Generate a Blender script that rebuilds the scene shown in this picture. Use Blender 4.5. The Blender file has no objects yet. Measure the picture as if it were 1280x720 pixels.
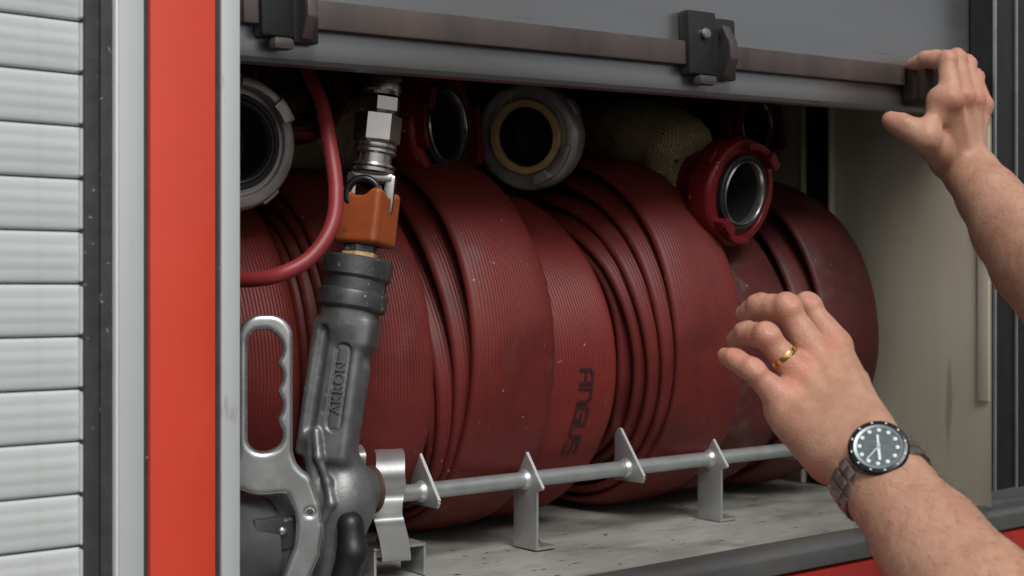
import bpy, bmesh, math, random
import numpy as np
from mathutils import Vector, Matrix

random.seed(7)
scene = bpy.context.scene
COL = scene.collection
PI = math.pi

# ------------------------------------------------------------------ camera
YAW = math.radians(39.5)
FPX = 1750.0                      # focal length in photograph pixels (1280 wide)
cam_d = bpy.data.cameras.new('camera')
cam = bpy.data.objects.new('camera', cam_d)
COL.objects.link(cam)
cam_d.sensor_width = 36.0
cam_d.lens = 36.0 * FPX / 1280.0
cam_d.clip_start = 0.02
cam_d.clip_end = 500
cam.location = (0, 0, 0)
cam.rotation_euler = (PI / 2, 0, -YAW)
cam_d.dof.use_dof = True
cam_d.dof.focus_distance = 1.22
cam_d.dof.aperture_fstop = 9.0
scene.camera = cam

# ------------------------------------------------------------------ world, sun, exposure
w = bpy.data.worlds.new('World')
scene.world = w
w.use_nodes = True
nt = w.node_tree
sky = nt.nodes.new('ShaderNodeTexSky')
sky.sky_type = 'NISHITA'
sky.sun_disc = False
SUN_EL, SUN_AZ = math.radians(47), math.radians(201)     # azimuth clockwise from +y
sky.sun_elevation = SUN_EL
sky.sun_rotation = SUN_AZ
sky.air_density = 1.0
sky.dust_density = 3.0
hs = nt.nodes.new('ShaderNodeHueSaturation')
hs.inputs['Saturation'].default_value = 0.22             # overcast: a nearly neutral sky
bg = nt.nodes['Background']
nt.links.new(sky.outputs[0], hs.inputs['Color'])
nt.links.new(hs.outputs[0], bg.inputs['Color'])
bg.inputs['Strength'].default_value = 0.06
sun_d = bpy.data.lights.new('sun', 'SUN')
sun_d.energy = 1.5
sun_d.angle = math.radians(28)
sun_d.color = (1.0, 0.97, 0.93)
sun = bpy.data.objects.new('sun', sun_d)
COL.objects.link(sun)
sdir = Vector((math.sin(SUN_AZ) * math.cos(SUN_EL), math.cos(SUN_AZ) * math.cos(SUN_EL), math.sin(SUN_EL)))
sun.rotation_euler = sdir.to_track_quat('Z', 'Y').to_euler()
scene.view_settings.view_transform = 'Standard'
scene.view_settings.look = 'None'
scene.view_settings.gamma = 1
scene.view_settings.use_curve_mapping = False
scene.view_settings.exposure = 0.56

# ------------------------------------------------------------------ pixel -> place helpers
FW = np.array([math.sin(YAW), math.cos(YAW), 0.0])
RT = np.array([math.cos(YAW), -math.sin(YAW), 0.0])
UP = np.array([0.0, 0.0, 1.0])

def Wz(px, py, Z):
    """point seen at photo pixel (px,py), Z metres along the optical axis"""
    return Z * (FW + RT * ((px - 640) / FPX) + UP * ((360 - py) / FPX))

def P(px, py, Y):
    """point seen at photo pixel (px,py) on the plane y = Y"""
    d = FW + RT * ((px - 640) / FPX) + UP * ((360 - py) / FPX)
    return d * (Y / d[1])

def X(px, Y):
    return float(P(px, 360, Y)[0])

# ------------------------------------------------------------------ object helpers
def tag(o, label=None, cat=None, group=None, kind=None):
    if label: o['label'] = label
    if cat: o['category'] = cat
    if group: o['group'] = group
    if kind: o['kind'] = kind
    return o

def thing(name, label, cat, group=None, loc=(0, 0, 0)):
    o = bpy.data.objects.new(name, None)
    o.empty_display_size = 0.02
    o.location = loc
    COL.objects.link(o)
    return tag(o, label, cat, group)

def link(name, me, mat=None, parent=None, smooth=False):
    o = bpy.data.objects.new(name, me)
    COL.objects.link(o)
    if mat is not None and not me.materials:
        me.materials.append(mat)
    if parent is not None:
        o.parent = parent
        if parent.parent is None:                 # a thing's Empty stands at its base; its parts are given in world coordinates
            o.matrix_parent_inverse = Matrix.Translation(-parent.location)
    if smooth:
        me.polygons.foreach_set('use_smooth', [True] * len(me.polygons))
    return o

def mesh(name, v, f):
    me = bpy.data.meshes.new(name)
    me.from_pydata([tuple(map(float, p)) for p in v], [], f)
    me.update()
    return me

def smooth_angle(me, deg=35):
    me.polygons.foreach_set('use_smooth', [True] * len(me.polygons))
    try:
        me.set_sharp_from_angle(angle=math.radians(deg))
    except Exception:
        pass

def bm_obj(name, bm, mat, parent=None, bevel=0.0, seg=2, deg=35):
    if bevel > 0:
        bmesh.ops.remove_doubles(bm, verts=bm.verts, dist=1e-6)
        es = [e for e in bm.edges if len(e.link_faces) == 2 and e.calc_face_angle(0) > math.radians(28)]
        bmesh.ops.bevel(bm, geom=es, offset=bevel, segments=seg, profile=0.6, affect='EDGES', clamp_overlap=True)
    bmesh.ops.recalc_face_normals(bm, faces=bm.faces)
    me = bpy.data.meshes.new(name)
    bm.to_mesh(me)
    bm.free()
    smooth_angle(me, deg)
    return link(name, me, mat, parent)

def frame(zdir, xhint=(0, 0, 1)):
    z = Vector(zdir).normalized()
    x = Vector(xhint)
    x = x - z * x.dot(z)
    if x.length < 1e-5:
        x = Vector((1, 0, 0)) - z * z.x
    x.normalize()
    y = z.cross(x)
    return Matrix(((x.x, y.x, z.x), (x.y, y.y, z.y), (x.z, y.z, z.z)))

def add_box(bm, lo, hi, M=None):
    vs = []
    for i in range(8):
        p = Vector((hi[0] if i & 1 else lo[0], hi[1] if i & 2 else lo[1], hi[2] if i & 4 else lo[2]))
        vs.append(bm.verts.new(M @ p if M is not None else p))
    for f in ((0, 2, 3, 1), (4, 5, 7, 6), (0, 1, 5, 4), (2, 6, 7, 3), (0, 4, 6, 2), (1, 3, 7, 5)):
        bm.faces.new([vs[i] for i in f])

def box(name, lo, hi, mat, parent=None, bevel=0.0, M=None, seg=2):
    bm = bmesh.new()
    add_box(bm, lo, hi, M)
    return bm_obj(name, bm, mat, parent, bevel, seg)

def add_lathe(bm, prof, O, R3, n=40, cap=True, a0=0.0, a1=2 * PI):
    """prof: (r, z) along local z of the frame R3 at O"""
    full = abs(a1 - a0 - 2 * PI) < 1e-6
    m = n if full else n + 1
    O = Vector(O)
    rings = []
    for r, z in prof:
        ring = []
        for i in range(m):
            a = a0 + (a1 - a0) * i / n
            ring.append(bm.verts.new(O + R3 @ Vector((r * math.cos(a), r * math.sin(a), z))))
        rings.append(ring)
    for k in range(len(rings) - 1):
        for i in range(n if not full else m):
            j = (i + 1) % m
            if not full and i + 1 >= m: continue
            bm.faces.new((rings[k][i], rings[k][j], rings[k + 1][j], rings[k + 1][i]))
    if cap and full:
        bm.faces.new(list(reversed(rings[0])))
        bm.faces.new(rings[-1])
    return rings

def lathe(name, prof, O, axis, mat, parent=None, n=40, cap=True, deg=30, hint=(0, 0, 1), phase=0.0):
    bm = bmesh.new()
    add_lathe(bm, prof, O, frame(axis, hint), n, cap, phase, phase + 2 * PI)
    return bm_obj(name, bm, mat, parent, 0, 2, deg)

def add_arc_block(bm, r0, r1, z0, z1, a0, a1, O, R3, n=14):
    O = Vector(O)
    rings = []
    for i in range(n + 1):
        a = a0 + (a1 - a0) * i / n
        rings.append([bm.verts.new(O + R3 @ Vector((r * math.cos(a), r * math.sin(a), z)))
                      for r, z in ((r0, z0), (r1, z0), (r1, z1), (r0, z1))])
    for i in range(n):
        for k in range(4):
            j = (k + 1) % 4
            bm.faces.new((rings[i][k], rings[i][j], rings[i + 1][j], rings[i + 1][k]))
    bm.faces.new(list(reversed(rings[0])))
    bm.faces.new(rings[-1])

def catmull(pts, n=12):
    pts = [np.array(p, float) for p in pts]
    q = [2 * pts[0] - pts[1]] + pts + [2 * pts[-1] - pts[-2]]
    out = []
    for i in range(1, len(q) - 2):
        for s in range(n):
            t = s / n
            out.append(0.5 * ((2 * q[i]) + (-q[i - 1] + q[i + 1]) * t + (2 * q[i - 1] - 5 * q[i] + 4 * q[i + 1] - q[i + 2]) * t * t
                              + (-q[i - 1] + 3 * q[i] - 3 * q[i + 1] + q[i + 2]) * t ** 3))
    out.append(pts[-1])
    return out

def tube(name, path, rad, mat, parent=None, n=20, flat=1.0, cap=True):
    """swept tube; rad a number or a function of t in 0..1"""
    m = len(path)
    path = [Vector(p) for p in path]
    T = [(path[min(i + 1, m - 1)] - path[max(i - 1, 0)]).normalized() for i in range(m)]
    nrm = Vector((0, 0, 1)) - T[0] * T[0].z
    if nrm.length < 0.1: nrm = Vector((1, 0, 0)) - T[0] * T[0].x
    nrm.normalize()
    v, f = [], []
    for i in range(m):
        nrm = (nrm - T[i] * nrm.dot(T[i])).normalized()
        b = T[i].cross(nrm)
        r = rad(i / (m - 1)) if callable(rad) else rad
        for k in range(n):
            a = 2 * PI * k / n
            v.append(path[i] + nrm * (r * flat * math.cos(a)) + b * (r * math.sin(a)))
    for i in range(m - 1):
        for k in range(n):
            f.append((i * n + k, i * n + (k + 1) % n, (i + 1) * n + (k + 1) % n, (i + 1) * n + k))
    if cap:
        f.append(tuple(reversed(range(n))))
        f.append(tuple(range((m - 1) * n, m * n)))
    me = mesh(name, v, f)
    smooth_angle(me, 50)
    uv = me.uv_layers.new(name='UVMap')                  # metres along and around the tube, for the weave
    run = [0.0]
    for i in range(1, m): run.append(run[-1] + (path[i] - path[i - 1]).length)
    r0 = rad(0.5) if callable(rad) else rad
    fi = 0
    for i in range(m - 1):
        for k in range(n):
            for li, (ii, kk) in zip(me.polygons[fi].loop_indices, ((i, k), (i, k + 1), (i + 1, k + 1), (i + 1, k))):
                uv.data[li].uv = (run[ii], 2 * PI * r0 * kk / n)
            fi += 1
    return link(name, me, mat, parent)

def extrude_outline(name, pts2, O, U, V, N, th, mat, parent=None, bevel=0.0, seg=2):
    """flat outline (u,v) given thickness th along N, centred on O"""
    bm = bmesh.new()
    O, U, V, N = Vector(O), Vector(U), Vector(V), Vector(N)
    a = [bm.verts.new(O + U * u + V * v - N * th / 2) for u, v in pts2]
    b = [bm.verts.new(O + U * u + V * v + N * th / 2) for u, v in pts2]
    bm.faces.new(a)
    bm.faces.new(list(reversed(b)))
    m = len(pts2)
    for i in range(m):
        j = (i + 1) % m
        bm.faces.new((a[i], b[i], b[j], a[j]))
    return bm_obj(name, bm, mat, parent, bevel, seg)

def text_mesh(s, size, depth):
    cu = bpy.data.curves.new('lettering', 'FONT')
    cu.body = s
    cu.size = size
    cu.extrude = depth
    cu.align_x = 'CENTER'
    cu.align_y = 'CENTER'
    o = bpy.data.objects.new('lettering_source', cu)
    COL.objects.link(o)
    dg = bpy.context.evaluated_depsgraph_get()
    me = bpy.data.meshes.new_from_object(o.evaluated_get(dg))
    bpy.data.objects.remove(o)
    return me

# ------------------------------------------------------------------ implicit surfaces (hands, castings)
class Field:
    def __init__(s, lo, hi, h):
        s.lo = np.array(lo, float)
        s.h = h
        s.n = np.ceil((np.array(hi) - s.lo) / h).astype(int) + 1
        s.f = np.full(s.n, 1.0, np.float32)

    def sub(s, lo, hi):
        a = np.maximum(np.floor((lo - s.lo) / s.h).astype(int), 0)
        b = np.minimum(np.ceil((hi - s.lo) / s.h).astype(int) + 1, s.n)
        if (b <= a).any(): return None
        ax = [(s.lo[i] + s.h * np.arange(a[i], b[i])).astype(np.float32) for i in range(3)]
        g = np.meshgrid(*ax, indexing='ij', sparse=True)
        return (slice(a[0], b[0]), slice(a[1], b[1]), slice(a[2], b[2])), g

    def put(s, lo, hi, fn, k=0.0, op='add'):
        q = s.sub(np.array(lo, float), np.array(hi, float))
        if q is None: return
        sl, g = q
        d = fn(*g).astype(np.float32)
        c = s.f[sl]
        if op == 'add':
            if k > 0:
                h = np.maximum(k - np.abs(c - d), 0) / k
                s.f[sl] = np.minimum(c, d) - h * h * k * 0.25
            else:
                s.f[sl] = np.minimum(c, d)
        else:
            d = -d
            if k > 0:
                h = np.maximum(k - np.abs(c - d), 0) / k
                s.f[sl] = np.maximum(c, d) + h * h * k * 0.25
            else:
                s.f[sl] = np.maximum(c, d)

    def cone(s, a, b, ra, rb, k=0.004, op='add'):
        a, b = np.array(a, float), np.array(b, float)
        m = max(ra, rb) + k * 1.5 + s.h * 3
        ab = b - a
        L2 = float(ab @ ab) + 1e-12
        def fn(x, y, z):
            dx, dy, dz = x - a[0], y - a[1], z - a[2]
            t = np.clip((dx * ab[0] + dy * ab[1] + dz * ab[2]) / L2, 0, 1)
            return np.sqrt((dx - t * ab[0]) ** 2 + (dy - t * ab[1]) ** 2 + (dz - t * ab[2]) ** 2) - (ra + (rb - ra) * t)
        s.put(np.minimum(a, b) - m, np.maximum(a, b) + m, fn, k, op)

    def ell(s, c, R3, rad, k=0.004, op='add'):
        c = np.array(c, float)
        R3 = np.array(R3, float)
        m = max(rad) + k * 1.5 + s.h * 3
        mr = min(rad)
        def fn(x, y, z):
            dx, dy, dz = x - c[0], y - c[1], z - c[2]
            q = [(dx * R3[0, i] + dy * R3[1, i] + dz * R3[2, i]) / rad[i] for i in range(3)]
            k0 = np.sqrt(q[0] ** 2 + q[1] ** 2 + q[2] ** 2)
            k1 = np.sqrt((q[0] / rad[0]) ** 2 + (q[1] / rad[1]) ** 2 + (q[2] / rad[2]) ** 2) + 1e-9
            return k0 * (k0 - 1.0) / k1
        s.put(c - m, c + m, fn, k, op)

    def box(s, c, R3, half, r=0.002, k=0.0, op='add'):
        c = np.array(c, float)
        R3 = np.array(R3, float)
        m = float(np.linalg.norm(half)) + k * 1.5 + s.h * 3
        def fn(x, y, z):
            dx, dy, dz = x - c[0], y - c[1], z - c[2]
            q = [np.abs(dx * R3[0, i] + dy * R3[1, i] + dz * R3[2, i]) - (half[i] - r) for i in range(3)]
            o = np.sqrt(np.maximum(q[0], 0) ** 2 + np.maximum(q[1], 0) ** 2 + np.maximum(q[2], 0) ** 2)
            return o + np.minimum(np.maximum(q[0], np.maximum(q[1], q[2])), 0) - r
        s.put(c - m, c + m, fn, k, op)

    def nets(s):
        f = s.f
        nx, ny, nz = f.shape
        ins = f < 0
        corner = [(i, j, k) for i in (0, 1) for j in (0, 1) for k in (0, 1)]
        def sl(a, o): return a[o[0]:nx - 1 + o[0], o[1]:ny - 1 + o[1], o[2]:nz - 1 + o[2]]
        cnt = np.zeros((nx - 1, ny - 1, nz - 1), np.int8)
        for o in corner: cnt += sl(ins, o)
        act = (cnt > 0) & (cnt < 8)
        I = np.argwhere(act)
        idx = np.full(act.shape, -1, np.int64)
        idx[act] = np.arange(len(I))
        acc = np.zeros((len(I), 3))
        num = np.zeros(len(I))
        val = {o: f[I[:, 0] + o[0], I[:, 1] + o[1], I[:, 2] + o[2]].astype(np.float64) for o in corner}
        for o in corner:
            for ax in range(3):
                if o[ax] == 0:
                    p = list(o); p[ax] = 1; p = tuple(p)
                    a, b = val[o], val[p]
                    cr = (a < 0) != (b < 0)
                    t = np.where(cr, a / np.where(cr, a - b, 1), 0)
                    pos = np.tile(np.array(o, float), (len(I), 1))
                    pos[:, ax] = t
                    acc += pos * cr[:, None]
                    num += cr
        V = (I + acc / np.maximum(num, 1)[:, None]) * s.h + s.lo
        F = []
        for ax in range(3):
            u, v = (ax + 1) % 3, (ax + 2) % 3
            sa = [slice(1, -1)] * 3; sb = [slice(1, -1)] * 3
            sa[ax] = slice(0, -1); sb[ax] = slice(1, None)
            A, B = ins[tuple(sa)], ins[tuple(sb)]
            for flip in (False, True):
                e = np.argwhere((A & ~B) if not flip else (~A & B))
                off = np.ones(3, int); off[ax] = 0
                e = e + off
                def cell(du, dv):
                    q = e.copy(); q[:, u] -= du; q[:, v] -= dv
                    return idx[q[:, 0], q[:, 1], q[:, 2]]
                q4 = [cell(1, 1), cell(0, 1), cell(0, 0), cell(1, 0)]
                if flip: q4 = q4[::-1]
                F.append(np.stack(q4, 1))
        F = np.concatenate(F)
        F = F[(F >= 0).all(1)]
        return V, F

    def mesh(s, name):
        V, F = s.nets()
        return np_mesh(name, V, F)

def np_mesh(name, V, F):
    me = bpy.data.meshes.new(name)
    me.vertices.add(len(V))
    me.vertices.foreach_set('co', np.asarray(V, np.float32).ravel())
    me.loops.add(F.size)
    me.loops.foreach_set('vertex_index', np.asarray(F, np.int32).ravel())
    me.polygons.add(len(F))
    me.polygons.foreach_set('loop_start', np.arange(len(F), dtype=np.int32) * F.shape[1])
    me.update(calc_edges=True)
    me.validate()
    me.polygons.foreach_set('use_smooth', [True] * len(me.polygons))
    return me

def m3(M): return np.array([[M[i][j] for j in range(3)] for i in range(3)])

# ------------------------------------------------------------------ materials
def mat(name, col, rough=0.5, metal=0.0, spec=0.5, var=0.0, vscale=20.0, col2=None, bump=0.0, bscale=200.0,
        stretch=(1, 1, 1), rvar=0.0, coat=0.0, thr=None, space='Object'):
    """Principled material; col/col2 mixed by a noise, optional fine bump"""
    m = bpy.data.materials.new(name)
    m.use_nodes = True
    t = m.node_tree
    b = t.nodes['Principled BSDF']
    b.inputs['Roughness'].default_value = rough
    b.inputs['Metallic'].default_value = metal
    b.inputs['Specular IOR Level'].default_value = spec
    if coat: b.inputs['Coat Weight'].default_value = coat
    b.inputs['Base Color'].default_value = (*col, 1)
    tc = t.nodes.new('ShaderNodeTexCoord')
    mp = t.nodes.new('ShaderNodeMapping')
    mp.inputs['Scale'].default_value = stretch
    t.links.new(tc.outputs[space], mp.inputs['Vector'])
    if col2 is not None or var > 0:
        n = t.nodes.new('ShaderNodeTexNoise')
        n.inputs['Scale'].default_value = vscale
        n.inputs['Detail'].default_value = 6
        n.inputs['Roughness'].default_value = 0.62
        t.links.new(mp.outputs[0], n.inputs['Vector'])
        r = t.nodes.new('ShaderNodeValToRGB')
        lo, hi = thr or (0.35, 0.68)
        r.color_ramp.elements[0].position = lo
        r.color_ramp.elements[1].position = hi
        c2 = col2 or tuple(min(1, c * (1 + var)) for c in col)
        c1 = col if col2 else tuple(c * (1 - var) for c in col)
        r.color_ramp.elements[0].color = (*c1, 1)
        r.color_ramp.elements[1].color = (*c2, 1)
        t.links.new(n.outputs['Fac'], r.inputs[0])
        t.links.new(r.outputs[0], b.inputs['Base Color'])
        if rvar:
            mr = t.nodes.new('ShaderNodeMapRange')
            mr.inputs['To Min'].default_value = max(0.05, rough - rvar)
            mr.inputs['To Max'].default_value = min(1, rough + rvar)
            t.links.new(n.outputs['Fac'], mr.inputs['Value'])
            t.links.new(mr.outputs[0], b.inputs['Roughness'])
    if bump > 0:
        n2 = t.nodes.new('ShaderNodeTexNoise')
        n2.inputs['Scale'].default_value = bscale
        n2.inputs['Detail'].default_value = 4
        t.links.new(mp.outputs[0], n2.inputs['Vector'])
        bp = t.nodes.new('ShaderNodeBump')
        bp.inputs['Strength'].default_value = bump
        bp.inputs['Distance'].default_value = 0.001
        t.links.new(n2.outputs['Fac'], bp.inputs['Height'])
        t.links.new(bp.outputs[0], b.inputs['Normal'])
    return m

def add_specks(m, scale, thr, col, rough=None, stretch=(1, 1, 1), soft=0.02):
    """small specks or scratches with a shape of their own, over whatever colour the material has"""
    t = m.node_tree
    b = t.nodes['Principled BSDF']
    tc = t.nodes.new('ShaderNodeTexCoord')
    mp = t.nodes.new('ShaderNodeMapping')
    mp.inputs['Scale'].default_value = stretch
    n = t.nodes.new('ShaderNodeTexNoise')
    n.inputs['Scale'].default_value = scale
    n.inputs['Detail'].default_value = 3
    n.inputs['Roughness'].default_value = 0.55
    mr = t.nodes.new('ShaderNodeMapRange')
    mr.inputs['From Min'].default_value = thr
    mr.inputs['From Max'].default_value = thr + soft
    mx = t.nodes.new('ShaderNodeMix')
    mx.data_type = 'RGBA'
    t.links.new(tc.outputs['Object'], mp.inputs['Vector'])
    t.links.new(mp.outputs[0], n.inputs['Vector'])
    t.links.new(n.outputs['Fac'], mr.inputs['Value'])
    t.links.new(mr.outputs[0], mx.inputs['Factor'])
    src = b.inputs['Base Color']
    if src.is_linked:
        t.links.new(src.links[0].from_socket, mx.inputs['A'])
    else:
        mx.inputs['A'].default_value = src.default_value
    mx.inputs['B'].default_value = (*col, 1)
    t.links.new(mx.outputs['Result'], b.inputs['Base Color'])
    return m

M_slat = mat('shutter_aluminium', (0.54, 0.57, 0.565), 0.55, 0.1, var=0.05, vscale=9, bump=0.03, bscale=300, stretch=(1, 1, 6))
add_specks(M_slat, 14, 0.60, (0.47, 0.495, 0.485), stretch=(3.0, 1, 0.25), soft=0.2)
M_gap = mat('dark_gap', (0.035, 0.036, 0.036), 0.7)
M_gap2 = mat('shutter_joint', (0.24, 0.25, 0.25), 0.6)
M_seal = add_specks(mat('rubber_seal', (0.035, 0.036, 0.038), 0.62, var=0.25, vscale=60, bump=0.25, bscale=500),
                    160, 0.69, (0.22, 0.20, 0.17))
M_alu = mat('anodised_frame', (0.57, 0.605, 0.605), 0.42, 0.3, var=0.05, vscale=12, stretch=(1, 1, 0.15), bump=0.03, bscale=400)
add_specks(M_alu, 70, 0.66, (0.34, 0.35, 0.34), stretch=(1, 1, 0.25), soft=0.12)
add_specks(M_alu, 220, 0.745, (0.14, 0.13, 0.12), soft=0.02)
M_edge = mat('bare_edge', (0.85, 0.86, 0.85), 0.3, 0.3)
M_redpaint = mat('red_paint', (0.66, 0.062, 0.031), 0.33, var=0.05, vscale=6, coat=0.3, bump=0.02, bscale=60)
add_specks(M_redpaint, 10, 0.58, (0.59, 0.052, 0.026), stretch=(1, 1, 0.4), soft=0.25)
add_specks(M_redpaint, 200, 0.755, (0.22, 0.05, 0.035), soft=0.02)
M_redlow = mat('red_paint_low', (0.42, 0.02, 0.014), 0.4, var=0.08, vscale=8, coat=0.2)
M_flap = mat('flap_aluminium', (0.31, 0.315, 0.32), 0.34, 0.85, var=0.06, vscale=6, stretch=(0.3, 1, 4), rvar=0.14, bump=0.05, bscale=250)
add_specks(M_flap, 40, 0.70, (0.20, 0.205, 0.21), stretch=(0.12, 1, 2.5), soft=0.05)
M_strip = mat('grip_strip', (0.055, 0.048, 0.047), 0.5, 0.2, var=0.25, vscale=14, stretch=(1, 1, 0.2), col2=(0.12, 0.088, 0.08))
M_hollow_shade = mat('hollow_shade_brown', (0.028, 0.018, 0.014), 0.5, var=0.3, vscale=40)  # shade of the hand's hollow, put into the colour
M_black = mat('black_plastic', (0.014, 0.014, 0.015), 0.42, var=0.2, vscale=40, bump=0.08, bscale=300)
M_void = mat('black_channel', (0.006, 0.006, 0.006), 0.7)
M_wall = mat('wall_beige', (0.53, 0.485, 0.37), 0.6, var=0.0, col2=(0.64, 0.595, 0.47), vscale=7, stretch=(1, 1, 0.25), bump=0.05, bscale=120)
add_specks(M_wall, 26, 0.63, (0.17, 0.14, 0.095), stretch=(1, 1, 0.10), soft=0.08)
add_specks(M_wall, 120, 0.735, (0.06, 0.05, 0.04), soft=0.02)
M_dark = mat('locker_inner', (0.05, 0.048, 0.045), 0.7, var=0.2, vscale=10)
M_floor = mat('floor_aluminium', (0.28, 0.28, 0.25), 0.55, 0.15, col2=(0.41, 0.415, 0.385), vscale=9, stretch=(1, 2.2, 1), rvar=0.12, bump=0.15, bscale=160)
add_specks(M_floor, 12, 0.55, (0.20, 0.195, 0.17), stretch=(1, 1.6, 1), soft=0.18)
add_specks(M_floor, 42, 0.665, (0.05, 0.045, 0.038), stretch=(1.0, 2.2, 1), soft=0.03)
add_specks(M_floor, 90, 0.69, (0.50, 0.50, 0.47), stretch=(0.35, 3, 1), soft=0.05)
M_lip = mat('floor_lip', (0.20, 0.20, 0.195), 0.4, 0.7, var=0.15, vscale=20, stretch=(0.3, 1, 1), rvar=0.1, bump=0.1, bscale=200)
M_zinc = mat('galvanised_steel', (0.42, 0.45, 0.45), 0.38, 0.65, var=0.12, vscale=45, bump=0.06, bscale=220, rvar=0.1)
M_sheet = mat('sheet_steel', (0.47, 0.48, 0.48), 0.36, 0.7, var=0.09, vscale=30, stretch=(1, 1, 0.3), bump=0.05, bscale=300, rvar=0.08)
M_cut = mat('cut_edge', (0.78, 0.78, 0.77), 0.3, 0.5)
M_chrome = mat('polished_fitting', (0.40, 0.38, 0.36), 0.22, 0.95, var=0.08, vscale=60, rvar=0.08)
M_bore = mat('coupling_bore', (0.012, 0.012, 0.012), 0.6)
M_gasket = mat('black_gasket', (0.014, 0.014, 0.015), 0.5)
M_tan = mat('tan_gasket', (0.58, 0.40, 0.17), 0.5, var=0.15, vscale=80)
M_storzred = mat('coupling_red', (0.20, 0.012, 0.017), 0.32, 0.35, var=0.25, vscale=30, rvar=0.1, bump=0.06, bscale=260)
add_specks(M_storzred, 140, 0.70, (0.45, 0.38, 0.36))
M_storzgrey = mat('coupling_grey', (0.48, 0.46, 0.44), 0.34, 0.55, var=0.18, vscale=30, rvar=0.1, bump=0.08, bscale=260)
M_rim = mat('coupling_rim', (0.45, 0.45, 0.44), 0.25, 0.9)
M_orange = mat('orange_rubber', (0.31, 0.068, 0.016), 0.5, var=0.12, vscale=50, bump=0.08, bscale=200)
M_cast = mat('grey_casting', (0.165, 0.168, 0.170), 0.42, 0.55, var=0.2, vscale=45, rvar=0.1, bump=0.18, bscale=420)
M_collar = mat('collar_grey', (0.075, 0.077, 0.08), 0.40, 0.4, var=0.3, vscale=50, rvar=0.1, bump=0.15, bscale=300)
add_specks(M_collar, 170, 0.66, (0.26, 0.26, 0.26))
M_polish = mat('polished_aluminium', (0.62, 0.63, 0.63), 0.27, 0.9, var=0.07, vscale=40, rvar=0.1, bump=0.06, bscale=260)
M_barrel = mat('barrel_grey', (0.10, 0.10, 0.102), 0.42, 0.3, var=0.15, vscale=40, bump=0.1, bscale=300)
M_cord = mat('red_cord', (0.25, 0.026, 0.03), 0.45, var=0.1, vscale=30)
add_specks(M_cord, 90, 0.64, (0.12, 0.03, 0.03), soft=0.1)
add_specks(M_orange, 70, 0.62, (0.16, 0.05, 0.02), soft=0.12)
add_specks(M_cast, 110, 0.66, (0.30, 0.30, 0.30), soft=0.08)
add_specks(M_cast, 24, 0.58, (0.10, 0.098, 0.092), soft=0.2)
M_tough = mat('rust_brown', (0.085, 0.045, 0.03), 0.6, var=0.3, vscale=120)
M_print = mat('hose_print', (0.030, 0.010, 0.010), 0.6)

def hose_mat(name, c1, c2, dirt, amount):
    m = mat(name, c1, 0.50, 0.0, 0.35, col2=c2, vscale=7, rvar=0.08, bump=0.1, bscale=260)
    add_specks(m, 24, 0.62 - amount, dirt, soft=0.16)
    add_specks(m, 9, 0.56 - amount, tuple(c * 0.62 for c in c1), soft=0.2)
    add_specks(m, 60, 0.70 - amount * 0.3, tuple(min(1, c * 1.05 + 0.01) for c in dirt), stretch=(3.0, 0.6, 0.6), soft=0.14)
    add_specks(m, 150, 0.715, (0.36, 0.22, 0.20), soft=0.03)
    return m
M_hose = hose_mat('red_hose', (0.118, 0.0165, 0.0135), (0.165, 0.0235, 0.0190), (0.135, 0.045, 0.038), 0.0)
M_hose2 = hose_mat('bright_red_hose', (0.148, 0.0185, 0.0145), (0.195, 0.0250, 0.0195), (0.19, 0.055, 0.045), -0.03)
M_hoseold = hose_mat('dirty_maroon_hose', (0.076, 0.0132, 0.0135), (0.112, 0.022, 0.021), (0.105, 0.066, 0.056), 0.07)

def canvas_mat():
    m = mat('canvas_hose', (0.48, 0.355, 0.18), 0.85, col2=(0.64, 0.50, 0.285), vscale=8)
    add_specks(m, 14, 0.48, (0.20, 0.14, 0.07), soft=0.3)
    add_specks(m, 90, 0.64, (0.035, 0.028, 0.018), soft=0.1)
    t = m.node_tree
    b = t.nodes['Principled BSDF']
    tc = t.nodes.new('ShaderNodeTexCoord')
    hts = []
    for rot in (0.7, -0.7):                              # two crossing sets of threads
        mpw = t.nodes.new('ShaderNodeMapping')
        mpw.inputs['Rotation'].default_value = (0, 0, rot)
        t.links.new(tc.outputs['UV'], mpw.inputs['Vector'])
        wv = t.nodes.new('ShaderNodeTexWave')
        wv.wave_type = 'BANDS'
        wv.bands_direction = 'X'
        wv.inputs['Scale'].default_value = 100
        wv.inputs['Distortion'].default_value = 0.2
        t.links.new(mpw.outputs[0], wv.inputs['Vector'])
        hts.append(wv)
    ad = t.nodes.new('ShaderNodeMath'); ad.operation = 'ADD'
    t.links.new(hts[0].outputs['Fac'], ad.inputs[0])
    t.links.new(hts[1].outputs['Fac'], ad.inputs[1])
    bp = t.nodes.new('ShaderNodeBump')
    bp.inputs['Strength'].default_value = 1.0
    bp.inputs['Distance'].default_value = 0.0016
    t.links.new(ad.outputs[0], bp.inputs['Height'])
    t.links.new(bp.outputs[0], b.inputs['Normal'])
    return m
M_canvas = canvas_mat()

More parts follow.
